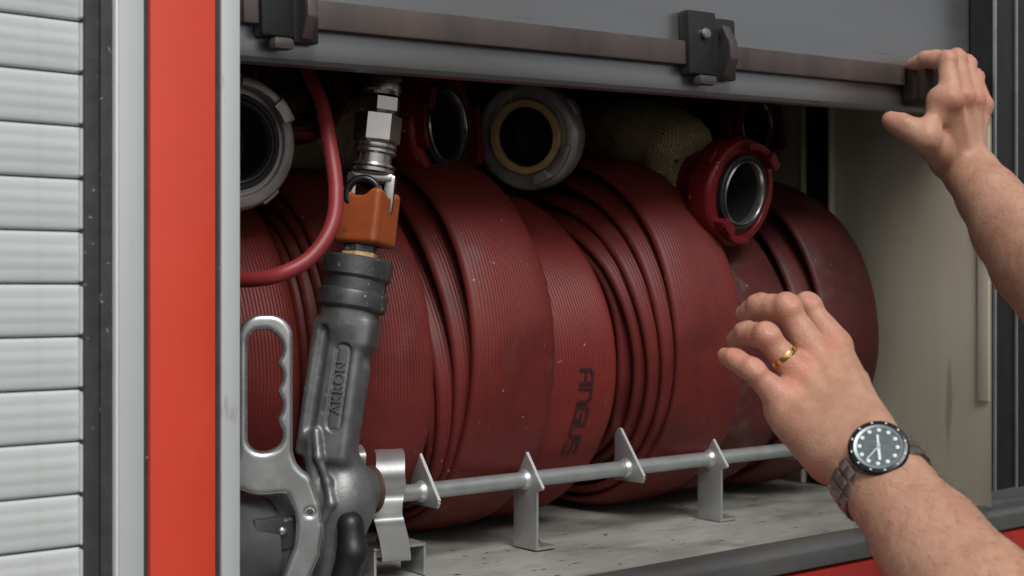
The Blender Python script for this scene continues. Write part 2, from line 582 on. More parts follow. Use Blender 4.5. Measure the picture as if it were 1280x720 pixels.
def skin_mat():
    m = mat('skin', (0.43, 0.222, 0.147), 0.47, 0.0, 0.42, col2=(0.545, 0.315, 0.22), vscale=34, rvar=0.06)
    add_specks(m, 30, 0.60, (0.46, 0.20, 0.14), soft=0.25)
    add_specks(m, 210, 0.765, (0.20, 0.08, 0.05), soft=0.03)
    t = m.node_tree
    b = t.nodes['Principled BSDF']
    ra = t.nodes.new('ShaderNodeAttribute'); ra.attribute_name = 'redness'
    rm = t.nodes.new('ShaderNodeMix'); rm.data_type = 'RGBA'
    mm = t.nodes.new('ShaderNodeMath'); mm.operation = 'MULTIPLY'; mm.inputs[1].default_value = 0.6
    t.links.new(ra.outputs['Fac'], mm.inputs[0])
    t.links.new(mm.outputs[0], rm.inputs['Factor'])
    t.links.new(b.inputs['Base Color'].links[0].from_socket, rm.inputs['A'])
    rm.inputs['B'].default_value = (0.56, 0.19, 0.14, 1)
    t.links.new(rm.outputs['Result'], b.inputs['Base Color'])
    b.inputs['Subsurface Weight'].default_value = 0.22
    b.inputs['Subsurface Radius'].default_value = (1.0, 0.35, 0.2)
    b.inputs['Subsurface Scale'].default_value = 0.006
    tc = t.nodes.new('ShaderNodeTexCoord')
    vo = t.nodes.new('ShaderNodeTexVoronoi')
    vo.inputs['Scale'].default_value = 700
    n = t.nodes.new('ShaderNodeTexNoise')
    n.inputs['Scale'].default_value = 130
    n.inputs['Detail'].default_value = 5
    ad = t.nodes.new('ShaderNodeMath'); ad.operation = 'MULTIPLY_ADD'
    ad.inputs[1].default_value = 0.35
    bp = t.nodes.new('ShaderNodeBump')
    bp.inputs['Strength'].default_value = 0.6
    bp.inputs['Distance'].default_value = 0.0012
    t.links.new(tc.outputs['Object'], vo.inputs['Vector'])
    t.links.new(tc.outputs['Object'], n.inputs['Vector'])
    t.links.new(vo.outputs['Distance'], ad.inputs[0])
    t.links.new(n.outputs['Fac'], ad.inputs[2])
    t.links.new(ad.outputs[0], bp.inputs['Height'])
    t.links.new(bp.outputs[0], b.inputs['Normal'])
    return m
M_skin = skin_mat()
M_nail = mat('fingernail', (0.52, 0.30, 0.24), 0.32, spec=0.5)
M_shirt = mat('dark_shirt', (0.022, 0.024, 0.030), 0.85, var=0.2, vscale=60, bump=0.3, bscale=600)
M_trouser = mat('dark_trousers', (0.02, 0.021, 0.026), 0.85, var=0.2, vscale=60)
M_hair = mat('dark_hair', (0.03, 0.02, 0.014), 0.6, var=0.4, vscale=150, bump=0.6, bscale=220)
M_gold = mat('gold', (0.80, 0.52, 0.18), 0.16, 1.0)
M_wsteel = mat('watch_steel', (0.30, 0.27, 0.25), 0.32, 0.85, var=0.1, vscale=200)
M_bezel = mat('watch_bezel', (0.02, 0.022, 0.025), 0.25, 0.5)
M_dial = mat('watch_dial', (0.11, 0.135, 0.15), 0.3, 0.3, var=0.2, vscale=300)
M_chapter = mat('watch_chapter_ring', (0.25, 0.29, 0.31), 0.3, 0.5)
M_lume = mat('watch_markers', (0.72, 0.78, 0.80), 0.4)
M_ground = mat('ground_concrete', (0.06, 0.06, 0.06), 0.85, var=0.15, vscale=3)

# ------------------------------------------------------------------ the setting
D = 0.90                     # the side of the truck
ZF = -0.255                  # locker floor
XW = X(1241, D)              # right locker wall
YB = 1.46                    # back wall
XL = X(300, D) - 0.012       # left side of the opening

def sheet(name, pts, mt, kind='structure'):
    o = link(name, mesh(name, pts, [tuple(range(len(pts)))]), mt)
    return tag(o, kind=kind)

sheet('ground', [(-60, -60, -1.35), (60, -60, -1.35), (60, 60, -1.35), (-60, 60, -1.35)], M_ground)

# floor with a rolled front lip
prof = [(YB, ZF), (D + 0.022, ZF)]
for i in range(1, 9):
    a = PI / 2 * i / 8
    prof.append((D + 0.012 - 0.013 * math.sin(a) + 0.010 * (1 - math.sin(a)), ZF - 0.013 * (1 - math.cos(a))))
prof += [(D - 0.001, ZF - 0.028), (D + 0.004, ZF - 0.031), (D + 0.03, ZF - 0.031), (YB, ZF - 0.031)]
NX = 24
vv, ff = [], []
for i in range(NX + 1):
    x = XL - 0.06 + (XW + 0.25 - XL + 0.06) * i / NX
    for (y, z) in prof:
        wob = 0.0012 * math.sin(x * 17 + y * 9) * (1 if abs(z - ZF) < 1e-6 else 0.4)
        vv.append((x, y, z + wob * 0.5))
m = len(prof)
for i in range(NX):
    for k in range(m - 1):
        ff.append((i * m + k, (i + 1) * m + k, (i + 1) * m + k + 1, i * m + k + 1))
fl = mesh('floor', vv, ff)
smooth_angle(fl, 40)
fl.materials.append(M_floor); fl.materials.append(M_lip)
for p_ in fl.polygons:
    k_ = p_.index % (m - 1)
    p_.material_index = 1 if k_ >= 2 else 0
tag(link('floor', fl, M_floor), kind='structure')

sheet('wall_right', [(XW, D + 0.0015, ZF), (XW, YB, ZF), (XW, YB, 0.5), (XW, D + 0.034, 0.5), (XW, D + 0.034, 0.20), (XW, D + 0.0015, 0.20)], M_wall)
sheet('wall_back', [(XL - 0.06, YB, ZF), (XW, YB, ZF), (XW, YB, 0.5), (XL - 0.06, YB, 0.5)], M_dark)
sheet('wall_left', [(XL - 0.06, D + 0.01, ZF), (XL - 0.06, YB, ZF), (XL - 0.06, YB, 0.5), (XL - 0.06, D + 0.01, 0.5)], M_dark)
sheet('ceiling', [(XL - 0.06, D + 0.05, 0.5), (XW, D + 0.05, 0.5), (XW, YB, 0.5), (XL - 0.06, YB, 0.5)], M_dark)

# things fixed on the right wall
t = thing('wall_channel', 'black vertical channel on the beige locker wall behind the hoses', 'channel')
y0, y1 = 1.128, 1.168
box('channel_web', (XW - 0.004, y0, ZF + 0.001), (XW - 0.001, y1, 0.5), M_void, t)
box('channel_flange', (XW - 0.012, y0 - 0.004, ZF + 0.001), (XW - 0.001, y0 - 0.0005, 0.5), M_wall, t, 0.0008)
box('channel_flange', (XW - 0.012, y1 + 0.0005, ZF + 0.001), (XW - 0.001, y1 + 0.004, 0.5), M_wall, t, 0.0008)
t = thing('wall_strip', 'short beige strip fixed to the front edge of the locker wall', 'strip')
box('strip_plate', (XW - 0.0035, D + 0.003, -0.132), (XW - 0.001, D + 0.018, 0.19), M_wall, t, 0.0015)

# ------------------------------------------------------------------ roller shutter of the next locker
t = thing('roller_shutter', 'pale grey slatted roller shutter, closed, left of the red pillar', 'shutter')
xs0, xs1 = -0.62, X(104.5, D + 0.006)
pitch = 67.1 * 0.9165 / FPX
sec = []
H = pitch - 0.0011
nflute = 4
for i in range(41):
    u = i / 40
    z = -H / 2 + H * u
    fl_ = 0.00024 * (0.5 - 0.5 * math.cos(2 * PI * nflute * u)) ** 0.75
    edge = 0.0013 * (max(0, 1 - u / 0.05) ** 2 + max(0, 1 - (1 - u) / 0.05) ** 2)
    sec.append((D + 0.0062 - fl_ + edge + 0.0012 * (2 * u - 1) ** 2, z))
bm = bmesh.new()
fr = [bm.verts.new((xs0, y, z)) for y, z in sec]
bk = [bm.verts.new((xs1, y, z)) for y, z in sec]
for i in range(len(sec) - 1):
    bm.faces.new((fr[i], bk[i], bk[i + 1], fr[i + 1]))
me_slat = bpy.data.meshes.new('slat')
bm.to_mesh(me_slat); bm.free()
smooth_angle(me_slat, 40)
me_slat.materials.append(M_slat)
bm = bmesh.new()
add_box(bm, (xs1 - 0.0035, D + 0.0022, -H / 2 + 0.001), (xs1, D + 0.010, H / 2 - 0.001))
bmesh.ops.bevel(bm, geom=list(bm.edges), offset=0.0008, segments=2, affect='EDGES')
me_cap = bpy.data.meshes.new('slat_end')
bm.to_mesh(me_cap); bm.free()
me_cap.materials.append(M_slat)
zc0 = float(Wz(53, 52.9, 0.9165)[2])
for k in range(-8, 22):
    o = bpy.data.objects.new('slat', me_slat); COL.objects.link(o); o.parent = t
    o.location = (0, 0.0003 * math.sin(k * 2.3), zc0 - k * pitch)
    c = bpy.data.objects.new('slat_end', me_cap); COL.objects.link(c); c.parent = o
box('backing', (xs0, D + 0.0125, -0.75), (xs1 + 0.002, D + 0.016, 0.7), M_gap2, t)

# ------------------------------------------------------------------ pillar between the lockers
t = thing('truck_pillar', 'red painted truck pillar with grey metal edge strips and black seals', 'pillar')
Z0, Z1 = -0.75, 0.7
def vbar(name, pa, pb, y0, y1, mt, bev=0.0008, parent=t):
    return box(name, (X(pa, y0), y0, Z0), (X(pb, y0), y1, Z1), mt, parent, bev)
vbar('rubber_seal', 106, 125, D - 0.0010, D + 0.02, M_seal, 0.002)
vbar('rubber_seal', 125.2, 144.5, D + 0.0004, D + 0.02, M_seal, 0.0025)
vbar('frame_edge', 144.6, 149, D - 0.0045, D + 0.02, M_edge, 0.0010)
vbar('frame_strip', 149, 180, D - 0.0040, D + 0.02, M_alu, 0.0006)
vbar('joint_seal', 180, 188, D - 0.0005, D + 0.02, M_seal, 0.0008)
vbar('red_panel', 188, 270, D - 0.0045, D + 0.02, M_redpaint, 0.0016)
vbar('joint_seal', 270, 277, D - 0.0005, D + 0.02, M_seal, 0.0008)
vbar('frame_strip', 277, 300.5, D - 0.0030, D + 0.055, M_alu, 0.0014)

# ------------------------------------------------------------------ right post and lower body
t = thing('door_post', 'black door post with thin bright edges right of the open locker', 'post')
zb = -0.236
box('edge_trim', (XW - 0.0010, D - 0.004, zb), (XW + 0.0018, D - 0.0005, Z1), M_zinc, t, 0.0004)
box('guide_channel', (XW + 0.0003, D - 0.0002, zb), (X(1267, D), D + 0.03, Z1), M_black, t, 0.0015)
box('edge_trim', (X(1267, D) + 0.0002, D - 0.004, zb), (X(1268.6, D), D - 0.0005, Z1), M_zinc, t, 0.0004)
box('outer_panel', (X(1269.5, D) + 0.0003, D - 0.0030, zb), (X(1269.5, D) + 0.16, D + 0.03, Z1), M_black, t, 0.0015)
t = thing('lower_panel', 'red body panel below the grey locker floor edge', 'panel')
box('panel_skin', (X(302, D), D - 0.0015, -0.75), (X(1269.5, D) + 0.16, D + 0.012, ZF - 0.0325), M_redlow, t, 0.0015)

# ------------------------------------------------------------------ lifted flap
YP = 0.932
pa, pb = P(300, 77, YP), P(1240, 148, YP)
ex = Vector(pb - pa); Lf = ex.length; ex.normalize()
ez = Vector((0, -1, 0)).cross(ex) * -1
ez = Vector((-ex.z, 0, ex.x))
ey = Vector((0, 1, 0))
Mf = Matrix(((ex.x, ey.x, ez.x, pa[0]), (ex.y, ey.y, ez.y, pa[1]), (ex.z, ey.z, ez.z, pa[2]), (0, 0, 0, 1)))
flap = thing('locker_flap', 'grey metal locker flap held half open at the top', 'flap')
bm = bmesh.new()
sec = [(0.010, 0.0), (0.004, 0.0015), (0.001, 0.005), (0.0, 0.011), (0.0005, 0.02), (0.0005, 0.5), (0.014, 0.5), (0.014, 0.004)]
for xx in (-0.05, Lf + 0.05):
    sec_v = [bm.verts.new(Mf @ Vector((xx, y, z))) for y, z in sec]
    if xx < 0: first = sec_v
for i in range(len(sec)):
    j = (i + 1) % len(sec)
    bm.faces.new((first[i], sec_v[i], sec_v[j], first[j]))
bm.faces.new(first); bm.faces.new(list(reversed(sec_v)))
bm_obj('panel', bm, M_flap, flap, 0, 2, 30)
s0, s1 = 0.028, 0.051
xa, xb = 0.0, Lf - 0.186
box('grip_strip', (xa, -0.0085, s0), (xb, -0.0002, s1), M_strip, flap, 0.0022, Mf)
box('hollow_shade_block', (Lf - 0.185, -0.021, 0.006), (Lf - 0.040, -0.0003, 0.0525), M_hollow_shade, flap, 0.008, Mf, 4)  # added dark block standing in for the shade between thumb and index finger

def latch(px0, px1, py0, py1, lbl):
    u0 = (P(px0, 60, YP)[0] - pa[0]) / ex.x
    u1 = (P(px1, 60, YP)[0] - pa[0]) / ex.x
    um = (u0 + u1) / 2
    wv = u1 - u0
    zt = 0.080
    r = box('latch', (u0, -0.0135, 0.019), (u0 + wv * 0.55, -0.0004, zt), M_black, flap, 0.003, Mf)
    r['label'] = lbl
    box('latch_side', (u0 + wv * 0.56, -0.010, 0.016), (u1, -0.0006, zt - 0.004), M_black, r, 0.003, Mf)
    # bent lever
    bm = bmesh.new()
    path = [(-0.016, zt - 0.012), (-0.026, zt - 0.030), (-0.027, 0.034), (-0.018, 0.018), (-0.014, 0.018), (-0.022, 0.034), (-0.021, zt - 0.032), (-0.0136, zt - 0.016)]
    for xx in (u0 + wv * 0.62, u0 + wv * 0.78):
        q = [bm.verts.new(Mf @ Vector((xx, y, z))) for y, z in path]
        if xx < u0 + wv * 0.7: q0 = q
    for i in range(len(path)):
        j = (i + 1) % len(path)
        bm.faces.new((q0[i], q[i], q[j], q0[j]))
    bm.faces.new(q0); bm.faces.new(list(reversed(q)))
    bm_obj('latch_lever', bm, M_strip, r, 0.0012)
    c = Mf @ Vector((u0 + wv * 0.30, -0.0136, zt - 0.022))
    lathe('bolt', [(0.0055, 0), (0.0055, 0.003), (0.0045, 0.0045), (0.001, 0.005)], c, -ey, M_chrome, r, 20)
    bm = bmesh.new()
    add_box(bm, (u0 + wv * 0.16, -0.017, 0.009), (u0 + wv * 0.50, -0.005, 0.0186), Mf)
    bm_obj('roller', bm, M_strip, r, 0.004)
latch(318, 392, 0, 60, 'black latch near the left end of the flap')
latch(850, 912, 18, 100, 'black latch near the middle of the flap')
box('end_bracket', (Lf - 0.012, -0.006, -0.004), (Lf + 0.012, 0.010, 0.085), M_black, flap, 0.003, Mf)
c = Mf @ Vector((Lf - 0.018, -0.001, 0.064))
lathe('bolt', [(0.006, 0), (0.006, 0.003), (0.005, 0.0045), (0.001, 0.005)], c, -ey, M_chrome, flap, 20)

# ------------------------------------------------------------------ hose rolls
def hose_roll(name, label, xr, R, yc, mt, wd=0.100, shift=0.0, nshift=3, th=0.0068, gap=0.0015, turns=7, det=4, seed=0, rib=0.00042,
              pitch=0.0037, a0=1.0, tilt=0.0, lean=0.0, parts=None):
    """a flattened hose wound as a spiral about an axis along x; xr is the right edge of the outer turn"""
    rnd = random.Random(seed)
    ph = [rnd.uniform(0, 6.28) for _ in range(8)]
    zc = ZF + R + 0.0005
    root = thing(name, label, 'hose roll', 'red fire hose rolls standing side by side', (xr - wd / 2, yc, ZF))
    nr = int(round(wd / pitch))
    def section(detail):
        pts = []
        h = th / 2
        e = h * 0.95
        if detail:
            nn = nr * 4
            for i in range(nn + 1):
                u = -wd / 2 + e + (wd - 2 * e) * i / nn
                fade = min(1, min(i, nn - i) / 8)
                pts.append((u, h + rib * fade * math.cos(2 * PI * i / 4 + PI)))
        else:
            for i in range(7):
                pts.append((-wd / 2 + e + (wd - 2 * e) * i / 6, h))
        for i in range(1, 6):
            a = PI / 2 - PI * i / 6
            pts.append((wd / 2 - e + e * math.cos(a), h * math.sin(a)))
        for i in range(5):
            pts.append((wd / 2 - e - (wd - 2 * e) * i / 4, -h))
        for i in range(1, 6):
            a = -PI / 2 - PI * i / 6
            pts.append((-wd / 2 + e + e * math.cos(a), h * math.sin(a)))
        return pts
    def lay(k, a):                       # sideways drift and radius of the hose centre at turn k, angle a
        env = 0.42 + 0.58 * max(-0.35, math.cos(a - 2.45))
        sh = shift * min(k, nshift) * env * (1 + 0.25 * math.sin(2 * a + ph[3] + 1.3 * k)) + 0.0025 * math.sin(a + ph[0]) + lean * math.sin(a)
        sh += 0.0030 * math.sin(2 * a + ph[1] + 1.7 * k)
        genv = 0.35 + 1.15 * max(0.0, math.cos(a - 2.35))
        r = R - th / 2 - (th + gap * genv * (1 + 0.35 * math.sin(a * 1.7 + ph[2] + 2.1 * k))) * k + 0.0022 * math.sin(2 * a + ph[4] + 0.9 * k) + 0.0010 * math.sin(5 * a + ph[7])
        return sh, r
    def crown(u, a): return tilt * u - 0.0080 * np.abs(2 * u / wd) ** 3.5 + 0.0009 * np.sin(5 * a + 38 * u + ph[5]) * np.sin(2 * a + ph[6])
    V, F = [], []
    def build(t0, t1, detail, per):
        sec_ = np.array(section(detail))
        m = len(sec_)
        n = int(per * (t1 - t0)) + 1
        base = sum(len(q) for q in V)
        rows = []
        for i in range(n):
            k = t0 + (t1 - t0) * i / (n - 1)
            a = a0 + 2 * PI * k
            sh, r = lay(k, a)
            u = sec_[:, 0]; v = sec_[:, 1]
            rr = r + v + crown(u, a)
            rows.append(np.stack([xr - wd / 2 + sh + u, yc + rr * math.cos(a), np.maximum(zc + rr * math.sin(a), ZF + 0.0006)], 1))
        V.append(np.concatenate(rows))
        ii, kk = np.meshgrid(np.arange(n - 1), np.arange(m), indexing='ij')
        k2 = (kk + 1) % m
        F.append((base + np.stack([ii * m + kk, (ii + 1) * m + kk, (ii + 1) * m + k2, ii * m + k2], -1)).reshape(-1, 4))
    build(0, det, True, 110)
    build(det, turns, False, 56)
    me = np_mesh('coil', np.concatenate(V), np.concatenate(F)[:, ::-1])
    link('coil', me, mt, root)
    def surf(u, a):                      # a point on the outer turn, u across, a round it
        sh, r_ = lay((a - a0) / (2 * PI), a)
        q = r_ + th / 2 + rib + 0.0004 + float(crown(u, a))
        return (xr - wd / 2 + sh + u, yc + q * math.cos(a), zc + q * math.sin(a))
    return root, zc, surf, xr - wd / 2

YC = 1.205
YCD = YC + 0.010
xe = lambda px: X(px, 1.030)
hose_roll('hose_roll', 'red hose roll at the left end, behind the silver nozzle handle', xe(392), 0.176, YC, M_hose, seed=1, shift=-0.006, det=2, gap=0.004)
hose_roll('hose_roll', 'red hose roll right behind the grey nozzle grip', xe(546), 0.186, YC, M_hose, wd=0.106, seed=2, shift=-0.006, det=2, rib=0.0004, gap=0.004)
hose_roll('hose_roll', 'red hose roll with fanned turns, just right of the nozzle', xe(694), 0.1965, YC - 0.004, M_hose, lean=-0.009, seed=3, shift=-0.0125, nshift=3.2, gap=0.0095, det=5, rib=0.0003, turns=9)
rootD, zcD, surfD, xmD = hose_roll('hose_roll', 'bright red hose roll with dark ANGUS lettering', xe(783), 0.1810, YCD, M_hose2, wd=0.097, lean=-0.005, seed=4, shift=-0.003, det=2, rib=0.0006)
hose_roll('hose_roll', 'large red hose roll with four fanned turns, right of the lettered roll', xe(918), 0.2045, YC - 0.003, M_hose, wd=0.104, lean=-0.011, seed=5, shift=-0.0135, nshift=4.0, gap=0.0085, det=5, rib=0.00036, turns=9)
hose_roll('hose_roll', 'dirty maroon hose roll below the red coupling and behind the hand', xe(1004), 0.188, YC + 0.014, M_hoseold, wd=0.104, gap=0.006, seed=6, shift=-0.008, det=3, rib=0.0002)
hose_roll('hose_roll', 'dark maroon hose roll at the right end beside the beige wall', xe(1094), 0.199, YC, M_hoseold, wd=0.106, seed=7, shift=-0.016, nshift=2.2, gap=0.011, det=3, rib=0.0002)

# printed name on the bright roll: square stroke letters laid on the outer turn
STROKES = {
    'A': [[(0, 0), (0, 0.75), (0.25, 1), (0.85, 1), (0.85, 0)], [(0, 0.45), (0.85, 0.45)]],
    'N': [[(0, 0), (0, 1), (0.6, 1), (0.85, 0.75), (0.85, 0)]],
    'G': [[(0.85, 1), (0.2, 1), (0, 0.8), (0, 0), (0.85, 0), (0.85, 0.5), (0.45, 0.5)]],
    'U': [[(0, 1), (0, 0), (0.6, 0), (0.85, 0.25), (0.85, 1)]],
    'S': [[(0.85, 1), (0, 1), (0, 0.5), (0.85, 0.5), (0.85, 0), (0, 0)]],
}
def hose_print():
    Rp = 0.1810 + 0.0012
    size, adv, half = 0.0165, 0.0195, 0.0017
    V, F = [], []
    q = P(741, 462, 1.03)
    x0 = q[0] - 0.012
    a_start = PI + math.asin(max(-1, min(1, (zcD - q[2]) / Rp)))
    def put(s, u):       # s metres down the hose, u across it (towards +x)
        return surfD(x0 - xmD + u - 0.002 * (s / 0.09), a_start + s / Rp)
    for li, ch in enumerate('ANGUS'):
        for st in STROKES[ch]:
            for (ax, ay), (bx, by) in zip(st[:-1], st[1:]):
                a = np.array([li * adv + ax * size, ay * size]); b = np.array([li * adv + bx * size, by * size])
                d = (b - a) / np.linalg.norm(b - a)
                a = a - d * half * 0.9; b = b + d * half * 0.9
                nn = np.array([-d[1], d[0]]) * half
                ns = max(2, int(np.linalg.norm(b - a) / 0.0012))
                i0 = len(V)
                for i in range(ns + 1):
                    c = a + (b - a) * i / ns
                    V.append(put(*(c + nn))); V.append(put(*(c - nn)))
                for i in range(ns):
                    F.append((i0 + 2 * i, i0 + 2 * i + 1, i0 + 2 * i + 3, i0 + 2 * i + 2))
    link('lettering', mesh('lettering', V, F), M_print, rootD)
hose_print()

# ------------------------------------------------------------------ couplings on hose ends
def coupling(name, label, c, axis, mt, gasket, path, tail_mat, group, sc=1.0, phase=0.6, tail_r=0.036, rim=None):
    """a twist coupling, face centre c, face looking along axis; path: tail centre points starting behind it"""
    axis = Vector(axis).normalized()
    root = thing(name, label, 'coupling', group, tuple(c))
    R3 = frame(axis)
    S = sc
    pr = [(0.037, -0.066), (0.0395, -0.064), (0.0395, -0.044), (0.043, -0.041), (0.043, -0.034), (0.0535, -0.031), (0.0570, -0.028), (0.0580, -0.024),
          (0.0580, -0.008), (0.0570, -0.004), (0.0548, -0.0015), (0.0520, -0.0005), (0.0465, -0.0005), (0.0455, -0.002), (0.0450, -0.004), (0.0405, -0.004), (0.0400, -0.006), (0.0330, -0.006), (0.0325, -0.06)]
    lathe('ring_body', [(r * S, z * S) for r, z in pr], c, axis, mt, root, 56, False, 28)
    for i in range(2):
        a = phase + PI * i
        bm = bmesh.new()
        add_arc_block(bm, 0.0462 * S, 0.0530 * S, -0.0035 * S, 0.0085 * S, a, a + 1.15, c, R3, 16)
        cl = bm_obj('claw', bm, mt, root, 0.0011)
        bm = bmesh.new()
        add_arc_block(bm, 0.0425 * S, 0.0528 * S, 0.0088 * S, 0.0125 * S, a + 0.02, a + 0.42, c, R3, 8)
        bm_obj('hook', bm, mt, cl, 0.0009)
    for i in range(2):
        a = phase + PI * i + 1.75
        bm = bmesh.new()
        add_arc_block(bm, 0.0572 * S, 0.0608 * S, -0.0235 * S, -0.008 * S, a, a + 0.30, c, R3, 6)
        bm_obj('lug', bm, mt, root, 0.0012)
    if gasket is M_tan:
        g = [(0.0318, -0.004), (0.0318, 0.003), (0.0328, 0.0042), (0.0385, 0.0042), (0.0398, 0.003), (0.0398, -0.005)]
    else:
        g = [(0.0350, -0.005), (0.0350, 0.001), (0.0362, 0.0022), (0.0390, 0.0022), (0.0402, 0.001), (0.0402, -0.0095)]
    lathe('gasket', [(r * S, z * S) for r, z in g], c, axis, gasket, root, 48, False, 40)
    if gasket is not M_tan:
        lathe('inner_rim', [(0.0322 * S, -0.01 * S), (0.0322 * S, 0.0022 * S), (0.0330 * S, 0.0032 * S), (0.0342 * S, 0.0022 * S), (0.0344 * S, -0.004 * S)], c, axis, rim or M_rim, root, 48, False, 40)
    lathe('bore', [(0.0320 * S, -0.006 * S), (0.0305 * S, -0.03 * S), (0.0300 * S, -0.045 * S), (0.001, -0.047 * S)], c, axis, M_bore, root, 40, False, 40)
    if path:
        p0 = Vector(c) - axis * 0.058 * S
        p1 = Vector(c) - axis * 0.085 * S
        pts = catmull([tuple(p0), tuple(p1)] + [tuple(q) for q in path], 10)
        def rad(t, r=tail_r):
            return r * (1 + 0.035 * math.sin(t * 31) * (1 - t) + 0.02 * math.sin(t * 67 + 1))
        tube('hose_tail', pts, rad, tail_mat, root, 28, 1.0)
    return root

GC = 'couplings lying on top of the hose rolls'
c1 = P(294, 177, 1.040)
coupling('hose_coupling', 'grey metal hose coupling half hidden behind the left pillar', c1, (-0.05, -1, -0.05), M_storzgrey, M_gasket,
         [c1 + np.array([0.0, 0.16, 0.02]), c1 + np.array([-0.05, 0.26, 0.02])], M_canvas, GC, 1.0, 5.1)
c2 = P(372, 106, 1.20)
coupling('hose_coupling', 'dark red hose coupling in shadow behind the thin red cord', c2, (-0.05, -1, 0.02), M_storzred, M_gasket,
         [c2 + np.array([0.01, 0.15, 0.0])], M_canvas, GC, 1.0, 0.4)
c3 = P(558, 158, 1.135)
coupling('hose_coupling', 'dark red hose coupling beside the grey one with tan seal', c3, (0.42, -1, 0.03), M_storzred, M_gasket,
         [c3 + np.array([-0.11, 0.13, 0.0]), c3 + np.array([-0.22, 0.17, 0.0])], M_canvas, GC, 1.11, 0.9, 0.042)
c4 = P(657, 171, 1.140)
coupling('hose_coupling', 'grey hose coupling with a tan sealing ring', c4, (-0.90, -0.48, -0.14), M_storzgrey, M_tan,
         [c4 + np.array([0.14, 0.12, 0.015]), c4 + np.array([0.18, 0.22, 0.02])], M_hose, GC, 1.0, 0.2)
c5 = P(929, 241, 1.025)
coupling('hose_coupling', 'dark red coupling on a beige canvas hose above the hand', c5, (0.10, -1, -0.18), M_storzred, M_gasket,
         [P(842, 184, 1.12), P(788, 170, 1.19), P(735, 168, 1.29)], M_canvas, GC, 1.05, 2.2, 0.0425)
c6 = P(945, 158, 1.20)
coupling('hose_coupling', 'dark red coupling in shadow behind the canvas hose coupling', c6, (0.12, -1, 0.0), M_storzred, M_gasket,
         [c6 + np.array([-0.05, 0.14, 0.0])], M_canvas, GC, 1.0, 1.0)

# ------------------------------------------------------------------ retaining rail
rail = thing('retaining_rail', 'galvanised tube rail on steel brackets in front of the hose rolls', 'rail')
YR, ZR = 1.045, -0.1868
xr0, xr1 = X(497, YR), X(1003, YR)
bm = bmesh.new()
add_lathe(bm, [(0.0078, 0), (0.0078, xr1 - xr0)], (xr0, YR, ZR), frame((1, 0, 0)), 24)
bm_obj('bar', bm, M_zinc, rail)
def fin(px, leg):
    x = X(px, YR)
    th = 0.003
    tri = [(-0.024, -0.013), (-0.027, -0.008), (0.008, 0.041), (0.012, 0.041), (0.0165, 0.034), (0.0165, -0.013)]
    if leg:
        tri = [(-0.018, -0.010), (-0.027, -0.007), (0.008, 0.041), (0.012, 0.041), (0.0165, 0.034), (0.0165, ZF + 0.0035 - ZR), (-0.018, ZF + 0.0035 - ZR)]
    o = extrude_outline('bracket', tri, (x, YR, ZR), (0, 1, 0), (0, 0, 1), (1, 0, 0), th, M_sheet, rail, 0.0006)
    # bright cut edge along the slope and weld collar round the bar
    a = Vector((x, YR - 0.0270, ZR - 0.0065)); b = Vector((x, YR + 0.0085, ZR + 0.0415))
    R3 = frame((b - a), (1, 0, 0)).to_4x4()
    box('cut_edge', (-0.00155, -0.0004, 0.001), (0.00155, 0.0006, (b - a).length - 0.001), M_cut, o, 0, Matrix.Translation(a) @ R3)
    lathe('weld', [(0.0079, -0.006), (0.0098, -0.0035), (0.0104, -0.0016), (0.0104, 0.0016), (0.0096, 0.004), (0.0079, 0.006)], (x, YR, ZR), (1, 0, 0), M_sheet, o, 24, False, 60)
    if leg:
        box('foot', (x - 0.0014, YR - 0.018, ZF + 0.0012), (x + 0.024, YR + 0.0165, ZF + 0.0042), M_sheet, o, 0.0006)
        lathe('bolt', [(0.0045, 0), (0.0045, 0.0025), (0.003, 0.004), (0.0008, 0.0045)], (x + 0.013, YR, ZF + 0.0043), (0, 0, 1), M_chrome, o, 16)
for px, leg in ((528, 0), (657, 1), (783, 0), (887, 1), (996, 0)):
    fin(px, leg)

# ------------------------------------------------------------------ nozzle and its fittings
noz = thing('fire_nozzle', 'grey fire hose nozzle with orange sleeve and silver finger-grip handle', 'nozzle', None, tuple(P(425, 690, 1.0)))
YN = 0.992
SPX = 1.178 / FPX          # metres per photo pixel here
def axis_pt(px, py, Y=YN): return Vector(P(px, py, Y))
def rings(name, pa_, pb_, prof_px, mt, n=40, parent=noz, deg=30, hint=(0, 0, 1), phase=0.0, cap=True):
    """lathe between two pixel points; prof (t 0..1 along, radius px)"""
    A, B = axis_pt(*pa_), axis_pt(*pb_)
    L = (B - A).length
    return lathe(name, [(r * SPX, tt * L) for tt, r in prof_px], A, (B - A), mt, parent, n, cap, deg, hint, phase)

# hose stub and crimped ferrule above
rings('hose_stub', (482, 20), (478, 112), [(0, 17), (0.99, 17)], M_black)
rings('ferrule', (480, 60), (476.5, 120), [(0, 22), (0.05, 24), (0.6, 24), (0.62, 25.5), (0.68, 25.5), (0.70, 23.5), (0.78, 23.5), (0.80, 26), (0.9, 26), (0.93, 24), (1, 23)], M_chrome, 44)
rings('lock_nut', (476, 121), (474.5, 143), [(0, 22), (0.12, 27), (0.85, 27), (1, 23)], M_chrome, 6, hint=(0.3, 0, 1), phase=0.2, deg=20)
rings('hex_nut', (474.2, 143), (470.5, 180), [(0, 24), (0.06, 29.5), (0.92, 29.5), (1, 25)], M_chrome, 6, phase=0.55, deg=20)
rings('swivel', (470.4, 180), (465.5, 218), [(0, 25), (0.06, 27), (0.14, 27), (0.18, 24.5), (0.25, 27), (0.33, 27), (0.38, 22.5), (0.66, 22.5), (0.7, 27.5), (0.78, 28), (0.82, 25), (0.86, 28), (0.96, 28), (1, 24)], M_chrome, 48)
